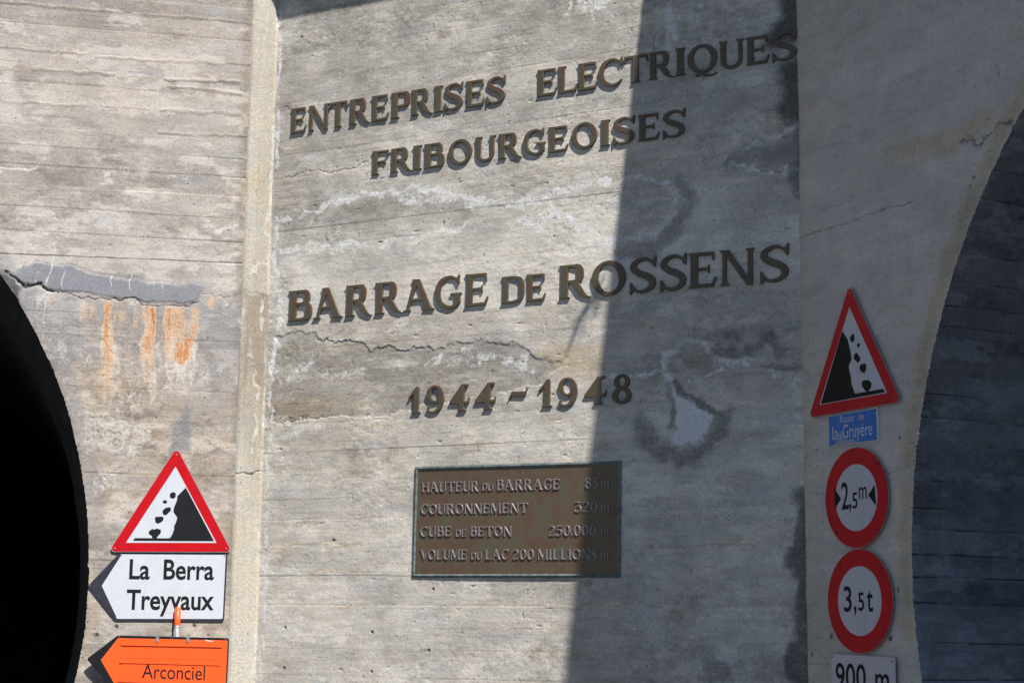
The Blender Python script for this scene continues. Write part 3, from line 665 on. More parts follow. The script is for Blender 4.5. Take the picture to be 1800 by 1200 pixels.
tag(slab(), 'overhanging concrete crown slab along the top of the dam walls', 'slab')
# tuft of weed on the edge of the slab
def tuft():
    s = CN.P(*CN.uv(1032, 553)); L = (TOPZ+.44-s[2])/SDIR[2]; p = s+SDIR*L
    bm = bmesh.new()
    for k in range(16):
        a = random.uniform(0, 6.28); r = random.uniform(.02, .10); hgt = random.uniform(.04, .13); w = .008
        b0 = Vector((random.uniform(-.06, .06), random.uniform(-.06, .06), -.05)); tip = Vector((r*math.cos(a), r*math.sin(a), hgt-.03)); sd = Vector((-math.sin(a), math.cos(a), 0))*w
        vs = [bm.verts.new(b0-sd*.5), bm.verts.new(b0+sd*.5), bm.verts.new((b0+tip)/2+Vector((0, 0, .03))+sd), bm.verts.new(tip), bm.verts.new((b0+tip)/2+Vector((0, 0, .03))-sd)]
        bm.faces.new(vs)
    me = bpy.data.meshes.new('weed'); bm.to_mesh(me); bm.free(); me.materials.append(M['weed'])
    o = bpy.data.objects.new('weed_tuft', me); COL.objects.link(o); o.location = tuple(p)
    tag(o, 'small green weed tuft growing on the edge of the crown slab', 'plant')
tuft()

# --- ground, road, kerb
def sheet(name, pts, z, mat):
    me = bpy.data.meshes.new(name); me.from_pydata([(x, y, z) for x, y in pts], [], [list(range(len(pts)))]); me.materials.append(mat)
    o = bpy.data.objects.new(name, me); COL.objects.link(o); tag(o, kind='structure'); return o
sheet('ground', [(-600, -600), (600, -600), (600, 600), (-600, 600)], -.02, M['ground'])
sheet('road', [(-30, -30), (22, -30), (22, 40), (-30, 40)], -.008, M['asphalt'])
def kerb():
    P0, P1 = LW.P(-1.15, 0, 0), LW.P(0, 0, 0); P2, P3 = RW.P(0, 0, 0), RW.P(.95, 0, 0)
    I0, I1 = LW.P(-1.15, 0, .35), P1+.35*(LW.n+CN.n)/2*1.05; I2, I3 = P2+.35*(RW.n+CN.n)/2*1.06, RW.P(.95, 0, .35)
    top = [I0, I1, I2, I3, P3, P2, P1, P0]; n = 8
    me = bpy.data.meshes.new('kerb'); me.from_pydata([(p[0], p[1], -.01) for p in top]+[(p[0], p[1], .12) for p in top], [], [list(range(n, 2*n))]+[[i, (i+1) % n, n+(i+1) % n, n+i] for i in range(n)])
    me.materials.append(M['kerb']); o = bpy.data.objects.new('kerb', me); COL.objects.link(o); tag(o, kind='structure')
kerb()

# ------------------------------------------------------------------ glyphs for cast letters (cap height 1), drawn as signed fields
GX = np.arange(-.16, 1.34, .0125); GY = np.arange(-.32, 1.16, .0125)
gX, gY = np.meshgrid(GX, GY)
def gpoly(*pts):
    P = np.array(pts, float); d = seg_dist(gX, gY, np.vstack([P, P[:1]])); return np.where(inside(gX, gY, P), -d, d)
def gstroke(pts, closed=False):
    P = np.array(pts, float); n = len(P); out = []
    rngk = range(n if closed else n-1)
    for i in rngk:
        p0 = P[(i-1) % n] if closed or i > 0 else P[0]*2-P[1]
        p1 = P[i]; p2 = P[(i+1) % n]; p3 = P[(i+2) % n] if closed or i+2 < n else P[-1]*2-P[-2]
        for t in np.linspace(0, 1, 9)[:-1]:
            out.append(.5*((2*p1)+(-p0+p2)*t+(2*p0-5*p1+4*p2-p3)*t*t+(-p0+3*p1-3*p2+p3)*t**3))
    out.append(P[0] if closed else P[-1]); out = np.array(out)
    d = np.full(gX.shape, 9.)
    for a, b in zip(out[:-1], out[1:]):
        ab = b[:2]-a[:2]; L = max(ab@ab, 1e-9); t = np.clip(((gX-a[0])*ab[0]+(gY-a[1])*ab[1])/L, 0, 1)
        d = np.minimum(d, np.hypot(gX-a[0]-t*ab[0], gY-a[1]-t*ab[1])-(a[2]+(b[2]-a[2])*t))
    return d
def un(*f):
    r = f[0]
    for q in f[1:]: r = np.minimum(r, q)
    return r
def stem(x0, x1, y0=0., y1=1., sv='lrLR', e=.055, t=.06):
    """upright stem; l r L R: serifs at foot and head, left and right"""
    f = [gpoly((x0, y0), (x1, y0), (x1, y1), (x0, y1))]
    if 'l' in sv: f.append(gpoly((x0-e, y0), (x0+.02, y0), (x0+.02, y0+t*1.9), (x0-e*.25, y0+t*1.1), (x0-e, y0+t*.75)))
    if 'r' in sv: f.append(gpoly((x1-.02, y0), (x1+e, y0), (x1+e, y0+t*.75), (x1+e*.25, y0+t*1.1), (x1-.02, y0+t*1.9)))
    if 'L' in sv: f.append(gpoly((x0-e, y1), (x0+.02, y1), (x0+.02, y1-t*1.9), (x0-e*.25, y1-t*1.1), (x0-e, y1-t*.75)))
    if 'R' in sv: f.append(gpoly((x1-.02, y1), (x1+e, y1), (x1+e, y1-t*.75), (x1+e*.25, y1-t*1.1), (x1-.02, y1-t*1.9)))
    return un(*f)
def armtop(x0, x1): return gpoly((x0, 1), (x1, 1), (x1+.015, .74), (x1-.035, .74), (x1-.075, .885), (x0, .895))
def armmid(x0, x1, y=.52): return gpoly((x0, y+.05), (x1-.06, y+.05), (x1-.04, y+.13), (x1, y+.13), (x1, y-.13), (x1-.04, y-.13), (x1-.06, y-.05), (x0, y-.05))
def armbot(x0, x1): return gpoly((x0, 0), (x1-.03, 0), (x1+.06, .29), (x1, .29), (x1-.09, .115), (x0, .105))
def bowl(x0, xr, yt, yb, th=.052, tv=.10):
    h = (yt-yb); xm = x0+(xr-x0)*.45
    return gstroke([(x0, yt-th, th), (xm, yt-th, th), (xr-tv*1.3, yt-h*.17, tv*.82), (xr-tv, (yt+yb)/2, tv), (xr-tv*1.3, yb+h*.17, tv*.82), (xm, yb+th, th), (x0, yb+th, th)])
def ring(cx, cy, rx, ry, th=.055, tv=.10, tilt=.25):
    pts = []
    for k in range(16):
        a = k/16*2*math.pi; w = th+(tv-th)*abs(math.cos(a-tilt))**1.4
        pts.append((cx+(rx-w)*math.cos(a), cy+(ry-w)*math.sin(a), w))
    return gstroke(pts, True)
def G_(ch):
    if ch == 'E': return un(stem(.05, .26, sv='lL'), armtop(.2, .70), armmid(.2, .58), armbot(.2, .72)), .80
    if ch == 'F': return un(stem(.05, .26, sv='lrL'), armtop(.2, .70), armmid(.2, .58)), .76
    if ch == 'L': return un(stem(.05, .26, sv='lLR'), armbot(.2, .70)), .78
    if ch == 'I': return stem(.06, .27), .33
    if ch == 'T': return un(stem(.31, .52, sv='lr'), gpoly((.0, 1), (.83, 1), (.87, .72), (.81, .72), (.74, .885), (.09, .885), (.02, .72), (-.04, .72))), .86
    if ch == 'N': return un(stem(.05, .17, sv='lr'), stem(.72, .86, sv='LR'), gpoly((-.03, 1), (.23, 1), (.86, .0), (.86, -.04), (.70, -.03), (.08, .93)), gpoly((-.03, 1), (.1, 1), (.1, .9), (-.01, .94))), .92
    if ch == 'H': return un(stem(.05, .24), stem(.62, .81), gpoly((.2, .46), (.66, .46), (.66, .56), (.2, .56))), .87
    if ch == 'M': return un(stem(.05, .15, sv='lr'), stem(.85, 1.05, sv='lrR'), gpoly((.0, 1), (.22, 1), (.58, .25), (.52, .0), (.46, .0), (.09, .88)), gpoly((.88, 1), (.95, 1), (.55, .0), (.49, .0), (.5, .16))), 1.11
    if ch == 'P': return un(stem(.05, .26, sv='lrL'), bowl(.15, .72, 1, .40)), .74
    if ch == 'R': return un(stem(.05, .26, sv='lrL'), bowl(.15, .70, 1, .44), gstroke([(.38, .47, .06), (.50, .36, .095), (.60, .20, .098), (.72, .07, .06), (.86, -.005, .022), (.90, .0, .012)])), .90
    if ch == 'B': return un(stem(.05, .26, sv='lL'), bowl(.15, .66, 1, .50, .05, .09), bowl(.15, .73, .59, .0, .052, .10)), .75
    if ch == 'D': return un(stem(.05, .25, sv='lL'), bowl(.15, .83, 1, .0, .055, .10)), .85
    if ch == 'O': return ring(.47, .5, .46, .52), .94
    if ch == 'Q': return un(ring(.47, .5, .46, .52), gstroke([(.30, -.08, .035), (.42, -.03, .05), (.60, -.11, .052), (.80, -.13, .03), (.92, -.06, .012)]), gpoly((.30, .0), (.36, -.12), (.30, -.15), (.24, -.06))), .98
    if ch == 'C': return un(gstroke([(.74, .84, .035), (.60, .94, .05), (.42, .955, .06), (.20, .82, .085), (.10, .5, .10), (.20, .19, .085), (.44, .04, .06), (.62, .06, .05), (.80, .20, .022)]), gpoly((.72, .92), (.80, 1.04), (.84, 1.02), (.80, .70), (.75, .70), (.68, .84))), .86
    if ch == 'G': return un(gstroke([(.72, .86, .035), (.60, .94, .05), (.42, .955, .06), (.20, .82, .085), (.10, .5, .10), (.20, .19, .085), (.44, .04, .06), (.64, .06, .055), (.78, .16, .04)]), gpoly((.70, .92), (.78, 1.04), (.82, 1.02), (.80, .72), (.74, .72), (.66, .86)), gpoly((.50, .47), (.88, .47), (.88, .41), (.84, .39), (.84, .14), (.66, .06), (.64, .38), (.52, .41))), .90
    if ch == 'S': return un(gstroke([(.60, .85, .035), (.46, .955, .05), (.30, .95, .06), (.15, .85, .075), (.13, .70, .085), (.27, .565, .098), (.45, .47, .10), (.585, .33, .092), (.57, .16, .078), (.42, .045, .058), (.24, .04, .045), (.12, .13, .035)]), gpoly((.58, .90), (.66, 1.05), (.70, 1.03), (.68, .71), (.62, .71), (.54, .88)), gpoly((.16, .10), (.075, -.05), (.035, -.04), (.03, .31), (.085, .31), (.19, .11))), .72
    if ch == 'U': return un(stem(.07, .26, .3, 1, sv='LR'), stem(.66, .80, .3, 1, sv='LR'), gstroke([(.165, .42, .095), (.17, .24, .093), (.26, .09, .075), (.44, .035, .06), (.62, .09, .065), (.725, .24, .07), (.73, .42, .07)])), .87
    if ch == 'A': return un(gpoly((.30, 1), (.50, 1), (.90, .05), (.90, 0), (.68, 0), (.40, .78), (.17, .05), (.06, .05)), gpoly((.22, 1.0), (.50, 1.0), (.48, .90), (.27, .93)), gpoly((.20, .30), (.66, .30), (.64, .40), (.22, .40)), gpoly((-.04, 0), (.22, 0), (.22, .06), (.14, .10), (.02, .06), (-.04, .05)), gpoly((.60, 0), (.98, 0), (.98, .05), (.88, .10), (.66, .08), (.60, .05))), .95
    if ch == 'V': return un(gpoly((.0, 1), (.22, 1), (.47, .28), (.71, 1), (.80, 1), (.49, -.03), (.40, -.03)), gpoly((-.06, 1), (.28, 1), (.28, .95), (-.06, .95)), gpoly((.62, 1), (.88, 1), (.88, .95), (.62, .95))), .84
    if ch == '1': return un(gpoly((.22, 0), (.43, 0), (.43, 1.0), (.30, 1.0), (.02, .62), (.0, .57), (.06, .55), (.22, .70)), gpoly((.14, 0), (.50, 0), (.50, .05), (.44, .10), (.2, .10), (.14, .05))), .50
    if ch == '9': return un(ring(.33, .68, .31, .34, .052, .09, 0), gstroke([(.56, .72, .085), (.575, .48, .09), (.52, .22, .085), (.38, .05, .06), (.22, .02, .045), (.09, .10, .05), (.12, .20, .05)])), .66
    if ch == '4': return un(gpoly((.42, 0), (.62, 0), (.62, 1.0), (.50, 1.0), (.0, .36), (.0, .27), (.42, .27)), gpoly((.55, .27), (.80, .25), (.84, .50), (.79, .50), (.74, .38), (.55, .38)), gpoly((.34, 0), (.70, 0), (.70, .05), (.63, .10), (.4, .10), (.34, .05)), gpoly((.5, 1), (.78, 1.0), (.74, .86), (.62, .9))), .84
    if ch == '8': return un(ring(.34, .76, .27, .27, .052, .085, 0), ring(.34, .28, .33, .30, .055, .095, 0)), .68
    if ch == '0': return ring(.34, .5, .33, .52, .05, .095, 0), .68
    if ch == '2': return un(gstroke([(.10, .74, .05), (.16, .90, .055), (.34, .95, .055), (.50, .86, .08), (.52, .68, .09), (.38, .42, .07), (.20, .20, .05), (.10, .07, .04)]), gpoly((.03, 0), (.58, 0), (.66, .24), (.61, .24), (.54, .12), (.06, .13))), .66
    if ch == '3': return un(gpoly((.06, 1), (.58, 1), (.56, .92), (.34, .60), (.22, .60), (.44, .89), (.12, .87), (.09, .76), (.04, .76)), gstroke([(.26, .60, .04), (.46, .54, .07), (.54, .34, .09), (.48, .14, .075), (.30, .03, .055), (.12, .06, .045), (.07, .15, .05)])), .64
    if ch == '5': return un(gpoly((.12, 1), (.54, 1), (.58, 1.04), (.60, .86), (.18, .87)), gpoly((.10, 1), (.18, 1), (.15, .56), (.08, .54)), gstroke([(.12, .56, .035), (.30, .62, .05), (.48, .52, .08), (.54, .34, .09), (.47, .14, .075), (.30, .03, .055), (.12, .06, .045), (.07, .15, .05)])), .64
    if ch == 'm': return un(stem(.06, .20, 0, .68, sv='lrL', e=.04, t=.05), stem(.42, .56, 0, .5, sv='lr', e=.04, t=.05), stem(.78, .92, 0, .5, sv='lr', e=.04, t=.05), gstroke([(.16, .56, .04), (.30, .64, .05), (.43, .62, .06), (.49, .48, .07)]), gstroke([(.52, .56, .04), (.66, .64, .05), (.79, .62, .06), (.85, .48, .07)])), .98
    if ch == '.': return ring(.1, .08, .085, .085, .04, .045), .2
    if ch == '-': return gpoly((.0, .33), (.13, .63), (.68, .61), (.75, .75), (.80, .74), (.70, .42), (.15, .44), (.05, .32)), .82
GC = {}
def glyph(ch):
    """outline loops of a glyph by marching squares"""
    if ch in GC: return GC[ch]
    F, w = G_(ch); F = F+.006; pos = F > 0
    segs = {}
    ny, nx = F.shape
    def ex(i, j, horiz):      # crossing point on an edge
        if horiz: a, b = F[i, j], F[i, j+1]; t = a/(a-b); return (GX[j]+t*(GX[j+1]-GX[j]), GY[i])
        a, b = F[i, j], F[i+1, j]; t = a/(a-b); return (GX[j], GY[i]+t*(GY[i+1]-GY[i]))
    c = pos.astype(int); code = c[:-1, :-1]+2*c[:-1, 1:]+4*c[1:, 1:]+8*c[1:, :-1]
    B, R_, T, L_ = 'B', 'R', 'T', 'L'
    tab = {1: [(L_, B)], 2: [(B, R_)], 3: [(L_, R_)], 4: [(R_, T)], 5: [(L_, B), (R_, T)], 6: [(B, T)], 7: [(L_, T)], 8: [(T, L_)], 9: [(T, B)], 10: [(T, L_), (B, R_)], 11: [(T, R_)], 12: [(R_, L_)], 13: [(R_, B)], 14: [(B, L_)]}
    def key(i, j, e): return {'B': (i, j, 1), 'T': (i+1, j, 1), 'L': (i, j, 0), 'R': (i, j+1, 0)}[e]
    for i, j in zip(*np.nonzero((code > 0) & (code < 15))):
        for a, b in tab[code[i, j]]: segs.setdefault(key(i, j, a), []).append(key(i, j, b))
    loops = []
    while segs:
        k0 = next(iter(segs)); k = k0; lp = []
        while k in segs:
            nxt = segs[k].pop()
            if not segs[k]: del segs[k]
            lp.append(ex(k[0], k[1], k[2] == 1)); k = nxt
        if len(lp) > 8:
            P = np.array(lp); Q = [P[0]]
            for a in range(1, len(P)-1):          # drop nearly straight points
                v1 = P[a]-Q[-1]; v2 = P[a+1]-P[a]
                if abs(v1[0]*v2[1]-v1[1]*v2[0]) > .00006 or np.hypot(*v1) > .09: Q.append(P[a])
            Q.append(P[-1]); loops.append(Q)
    GC[ch] = (loops, w)
    return GC[ch]
def glyph_mesh(ch, depth, bevel, sx, sy, mat, cache={}):
    k = (ch, depth, bevel, round(sx, 3), round(sy, 3), mat.name)
    if k in cache: return cache[k]
    loops, w = glyph(ch)
    cu = bpy.data.curves.new('g', 'CURVE'); cu.dimensions = '2D'; cu.fill_mode = 'BOTH'
    for lp in loops:
        sp = cu.splines.new('POLY'); sp.points.add(len(lp)-1); sp.use_cyclic_u = True
        for p, q in zip(sp.points, lp): p.co = (q[0]*sx, q[1]*sy, 0, 1)
    cu.extrude = depth/2-bevel; cu.bevel_depth = bevel; cu.bevel_resolution = 1; cu.offset = -bevel
    ob = bpy.data.objects.new('g', cu); me = bpy.data.meshes.new_from_object(ob)
    bpy.data.objects.remove(ob); bpy.data.curves.remove(cu)
    me.name = 'letter'; me.materials.clear(); me.materials.append(mat)
    n = len(me.vertices); co = np.empty(n*3, np.float32); me.vertices.foreach_get('co', co); co = co.reshape(-1, 3)
    if len(co): co[:, 2] += depth/2-.003
    me.vertices.foreach_set('co', co.ravel()); me.update()
    cache[k] = (me, w); return cache[k]
ORD = ['first', 'second', 'third', 'fourth', 'fifth', 'sixth', 'seventh', 'eighth', 'ninth', 'tenth', 'eleventh', 'twelfth', 'thirteenth', 'fourteenth']

# natural left/right extents of each glyph
def extent(ch):
    L = glyph(ch)[0]; a = np.vstack([np.array(l) for l in L]); return a[:, 0].min(), a[:, 0].max()

DEP = .0155
def inscription(word, boxes, base, top, group, cap=1.0, desc='', side=''):
    """boxes: left and right edge of each letter in the photograph; base/top: two points on the foot and head line"""
    (x0, y0), (x1, y1) = base; (a0, b0), (a1, b1) = top
    for i, (ch, (l, r)) in enumerate(zip(word, boxes)):
        xm = (l+r)/2
        yb = y0+(y1-y0)*(xm-x0)/(x1-x0); yt = b0+(b1-b0)*(xm-a0)/(a1-a0); sl = (y1-y0)/(x1-x0)
        A = CN.uv(l, yb+sl*(l-xm), DEP); B = CN.uv(r, yb+sl*(r-xm), DEP); T = CN.uv(xm, yt, DEP); Mb = CN.uv(xm, yb, DEP)
        e0, e1 = extent(ch); sx = np.hypot(*(B-A))/(e1-e0); sy = (T[1]-Mb[1])*cap
        me, w = glyph_mesh(ch, DEP, .0022, sx, sy, M['bronze'])
        o = bpy.data.objects.new('bronze_letter' if ch.isalpha() else ('bronze_dash' if ch == '-' else 'bronze_numeral'), me); COL.objects.link(o)
        d = (B-A)/np.hypot(*(B-A)); org = A-d*e0*sx
        rot = Matrix.Rotation(math.atan2(d[1], d[0]), 4, 'Z')
        o.matrix_world = CN.matrix(org[0], org[1]) @ rot
        what = 'letter' if ch.isalpha() else ('dash' if ch == '-' else 'numeral')
        if ch == '-': lab = 'short slanted bronze dash between the two years 1944 and 1948'
        else: lab = f'bronze {what} {ch}, {ORD[i]} {what} of {desc or word} on the wall' if ch.isalpha() else f'bronze numeral {ch}, {ORD[i]} figure of {desc}, {side} of the dash'
        tag(o, lab, what, group)
b1, t1 = ((510, 235.5), (1311, 115.5)), ((511.7, 191), (1311, 66))
inscription('ENTREPRISES', [(509.7, 537.5), (541, 577), (576.5, 610), (613, 650), (651.7, 682.5), (686, 720), (721.7, 760), (761.7, 777), (780, 813), (817.5, 851.7), (854.5, 888)], b1, t1, 'bronze letters of the inscription')
inscription('ELECTRIQUES', [(943.5, 978.5), (979.8, 1015), (1015.3, 1050), (1051, 1094), (1094.5, 1138.5), (1139.5, 1185), (1186, 1204), (1207.6, 1260), (1263, 1307), (1310.5, 1352), (1356.5, 1401)], b1, t1, 'bronze letters of the inscription')
inscription('FRIBOURGEOISES', [(652, 682), (685.5, 724), (724.5, 740), (744, 780), (787, 828.5), (834, 869.7), (875, 916), (918, 958), (963, 998.5), (1003.5, 1049), (1055, 1071.5), (1077, 1115), (1120, 1159), (1164, 1204)], ((652.7, 308), (1121, 249)), ((653.7, 266), (1122, 202)), 'bronze letters of the inscription')
b3, t3 = ((505, 565), (1266, 502.5)), ((507.5, 511), (1264, 440))
inscription('BARRAGE', [(505, 546.7), (549.5, 600.5), (606, 652.5), (657.5, 706.7), (707.5, 762.5), (762.5, 810), (816, 857.5)], b3, t3, 'bronze letters of the inscription')
inscription('DE', [(880.6, 920.5), (924, 958.6)], b3, t3, 'bronze letters of the inscription', .82)
inscription('ROSSENS', [(982, 1038), (1039, 1099), (1106, 1153), (1159.5, 1206.5), (1209.6, 1259), (1264.6, 1326), (1335.6, 1387)], b3, t3, 'bronze letters of the inscription')
b4, t4 = ((718, 727), (1044, 711)), ((720, 679.5), (1050, 660.5))
inscription('1944', [(716, 738), (748, 779), (788.5, 824), (833.5, 870.5)], b4, t4, 'bronze numerals of the years', desc='the year 1944', side='left')
inscription('-', [(892.5, 926.5)], b4, t4, 'bronze numerals of the years')
inscription('1948', [(945, 969.5), (980, 1014), (1026, 1065.5), (1075, 1109)], b4, t4, 'bronze numerals of the years', desc='the year 1948', side='right')

# ------------------------------------------------------------------ flat pieces in a wall's own axes
from mathutils.geometry import tessellate_polygon
def prism_mesh(name, pts, h0, h1, mat, bev=0.):
    """polygon (u, v) extruded from h0 to h1"""
    n = len(pts); a = sum(pts[i][0]*pts[(i+1) % n][1]-pts[(i+1) % n][0]*pts[i][1] for i in range(n))
    if a < 0: pts = pts[::-1]
    v = [(p[0], p[1], h0) for p in pts]+[(p[0], p[1], h1) for p in pts]
    tri = tessellate_polygon([[Vector((p[0], p[1], 0)) for p in pts]])
    f = []
    for t in tri:
        (x0, y0), (x1, y1), (x2, y2) = [pts[k][:2] for k in t]
        t = list(t)
        if (x1-x0)*(y2-y0)-(x2-x0)*(y1-y0) < 0: t = t[::-1]
        f.append([k+n for k in t]); f.append(t[::-1])
    f += [[i, (i+1) % n, n+(i+1) % n, n+i] for i in range(n)]
    me = bpy.data.meshes.new(name); me.from_pydata(v, [], f); me.materials.append(mat); return me
def rounded(pts, r, k=5):
    out = []; n = len(pts)
    for i in range(n):
        p0, p, p2 = np.array(pts[i-1]), np.array(pts[i]), np.array(pts[(i+1) % n])
        ri = r[i] if isinstance(r, (list, tuple)) else r
        d1 = (p0-p)/np.linalg.norm(p0-p); d2 = (p2-p)/np.linalg.norm(p2-p)
        ang = math.acos(np.clip(d1@d2, -1, 1)); t = ri/math.tan(ang/2); a, b = p+d1*t, p+d2*t
        bis = (d1+d2)/np.linalg.norm(d1+d2); c = p+bis*ri/math.sin(ang/2)
        a0 = math.atan2(*(a-c)[::-1]); a1 = math.atan2(*(b-c)[::-1]); da = (a1-a0+math.pi) % (2*math.pi)-math.pi
        out += [(c[0]+ri*math.cos(a0+da*q/k), c[1]+ri*math.sin(a0+da*q/k)) for q in range(k+1)]
    return out
class Sign:
    """a thing fixed to a wall; pieces are laid out in the wall's own axes around its centre"""
    def __init__(s, name, pl, cx, cy, label, cat, group=None):
        s.pl = pl; s.c = pl.uv(cx, cy); s.root = empty(name, mat=pl.matrix(s.c[0], s.c[1])); tag(s.root, label, cat, group)
    def uv(s, p, h): return tuple(s.pl.uv(p[0], p[1], h)-s.c)
    def poly(s, name, px, h0, h1, mat, r=0., parent=None, label=None):
        P = [s.uv(p, h1) for p in px]
        if r: P = rounded(P, r)
        return s.add(name, prism_mesh(name, P, h0, h1, mat), parent, label)
    def polyuv(s, name, P, h0, h1, mat, parent=None): return s.add(name, prism_mesh(name, P, h0, h1, mat), parent)
    def add(s, name, me, parent=None, label=None):
        o = bpy.data.objects.new(name, me); COL.objects.link(o); o.parent = parent or s.root
        if label: o['label'] = label
        return o
    def rivet(s, p, h, r=.006, mat=None):
        c = s.uv(p, h); bm = bmesh.new()
        ret = bmesh.ops.create_uvsphere(bm, u_segments=10, v_segments=6, radius=r)
        for v in bm.verts: v.co.z *= .55
        me = bpy.data.meshes.new('rivet'); bm.to_mesh(me); bm.free(); me.materials.append(mat or M['rivet'])
        o = s.add('rivet', me); o.location = (c[0], c[1], h); return o
    def text(s, string, b0, b1, cap, h, mat, bold=.0, name='lettering', ref='H', parent=None):
        """one word; b0, b1: ends of its foot line, cap: height of its capitals"""
        me = text_mesh(string, bold); co = np.array([v.co[:] for v in me.vertices])
        x0, x1 = co[:, 0].min(), co[:, 0].max(); chh = text_height(ref)
        A, B, T = np.array(s.uv(b0, h)), np.array(s.uv(b1, h)), np.array(s.uv((b0[0], b0[1]-cap), h))
        T = np.array([A[0]+(0 if True else 0), T[1]])
        tx = (co[:, 0]-x0)/(x1-x0); ty = co[:, 1]/chh
        P = A+np.outer(tx, B-A)+np.outer(ty, T-A)
        out = np.c_[P, h+co[:, 2]]; me.vertices.foreach_set('co', out.astype(np.float32).ravel()); me.update()
        me.materials.append(mat); return s.add(name, me, parent)
def text_mesh(string, bold=0.):
    cu = bpy.data.curves.new('t', 'FONT'); cu.body = string; cu.size = 1; cu.fill_mode = 'FRONT'; cu.offset = bold; cu.resolution_u = 6
    ob = bpy.data.objects.new('t', cu); COL.objects.link(ob); bpy.context.view_layer.update()
    me = bpy.data.meshes.new_from_object(ob.evaluated_get(bpy.context.evaluated_depsgraph_get()))
    bpy.data.objects.remove(ob); bpy.data.curves.remove(cu); me.materials.clear(); me.name = 'lettering'; return me
def text_height(ref, cache={}):
    if ref not in cache:
        me = text_mesh(ref); cache[ref] = max(v.co.y for v in me.vertices); bpy.data.meshes.remove(me)
    return cache[ref]
def shift(pts, s, ox, oy): return [(x/s+ox, y/s+oy) for x, y in pts]

# --- bronze plaque
S = Sign('bronze_plaque', CN, 910, 915, 'green-rimmed brown bronze plaque listing the dam figures, below the year numerals', 'plaque')
TL, TR, BR, BL = [np.array(S.uv(p, .010)) for p in ((729.5, 820), (1092, 809.5), (1090, 1014.5), (723.5, 1014.5))]
S.polyuv('plate', [tuple(p) for p in (TL, TR, BR, BL)], -.003, .0045, M['plate'])
fw = .024
def inset(a, b, c):      # inner corner
    return a+(b-a)/np.linalg.norm(b-a)*fw+(c-a)/np.linalg.norm(c-a)*fw
i1, i2, i3, i4 = inset(TL, TR, BL), inset(TR, TL, BR), inset(BR, BL, TR), inset(BL, TL, BR)
def bar(p, q, qi, pi):
    vs = [(*p, -.003), (*q, -.003), (*q, .008), (*p, .008)]
    m1, m2 = p*.45+pi*.55, q*.45+qi*.55
    vs += [(*m1, .0125), (*m2, .0125), (*pi, .0055), (*qi, .0055)]
    me = bpy.data.meshes.new('frame_bar'); me.from_pydata(vs, [], [[0, 1, 2, 3], [3, 2, 5, 4], [4, 5, 7, 6]]); me.materials.append(M['verdigris'])
    S.add('frame_bar', me)
bar(TL, TR, i2, i1); bar(TR, BR, i3, i2); bar(BR, BL, i4, i3); bar(BL, TL, i1, i4)
for p in [(738, 829), (848, 826), (962, 822), (1082, 820), (736, 914), (734, 1001), (845, 1001), (959.5, 1001), (1080, 1002)]:
    S.rivet(p, .005, .0042, M['verdigris'])
def plaque_word(word, l, r, bl, br, cap, ratio=1.):
    wd = []; x = 0
    for ch in word:
        e0, e1 = extent(ch); wd.append((x-e0, ch)); x += e1-e0+.075
    tot = x-.075; h = .010
    A, B = np.array(S.uv((l, bl), h)), np.array(S.uv((r, br), h)); T = np.array(S.uv((l, bl-cap), h)); sy = T[1]-A[1]
    d = (B-A)/np.linalg.norm(B-A); sx = np.linalg.norm(B-A)/tot
    for ox, ch in wd:
        me, _ = glyph_mesh(ch, .0075, .0020, sx*1., sy*ratio, M['plaque_letter'])
        o = S.add('raised_letter' if ch.isalpha() else ('raised_dot' if ch == '.' else 'raised_numeral'), me)
        p = A+d*ox*sx; o.matrix_local = Matrix.Translation((p[0], p[1], .0060)) @ Matrix.Rotation(math.atan2(d[1], d[0]), 4, 'Z')
plaque_word('HAUTEUR', 740.8, 841, 864.5, 863, 17.5); plaque_word('DU', 846.5, 866.5, 862, 862, 13); plaque_word('BARRAGE', 872.7, 984, 861.5, 860, 18.5)
plaque_word('83', 1028, 1052, 858.5, 857.5, 18.5); plaque_word('m', 1056, 1071, 857.5, 857.5, 18)
plaque_word('COURONNEMENT', 739, 927.7, 903.5, 901, 17.5); plaque_word('320', 1010, 1050.5, 899.7, 899.3, 18.5); plaque_word('m', 1056, 1071, 899, 899, 18)
plaque_word('CUBE', 738, 793.3, 943, 942, 17.5); plaque_word('DE', 800, 819.5, 943, 942.5, 12.5); plaque_word('BETON', 826, 899, 942.3, 942, 17.5)
plaque_word('250.000', 964, 1048.3, 941.8, 941, 18.5); plaque_word('m', 1056, 1070, 941, 941, 17); plaque_word('3', 1072, 1077, 932, 932, 7)
plaque_word('VOLUME', 737.5, 820.3, 983, 983, 17.5); plaque_word('DU', 827, 846.5, 983, 983, 12.5); plaque_word('LAC', 852, 893.7, 983, 983, 18)
plaque_word('200', 900.5, 938, 983, 983, 18); plaque_word('MILLIONS', 944.5, 1050.3, 983, 983, 18.3); plaque_word('m', 1055.5, 1070, 983, 983, 17); plaque_word('3', 1072, 1077, 973, 973, 7)

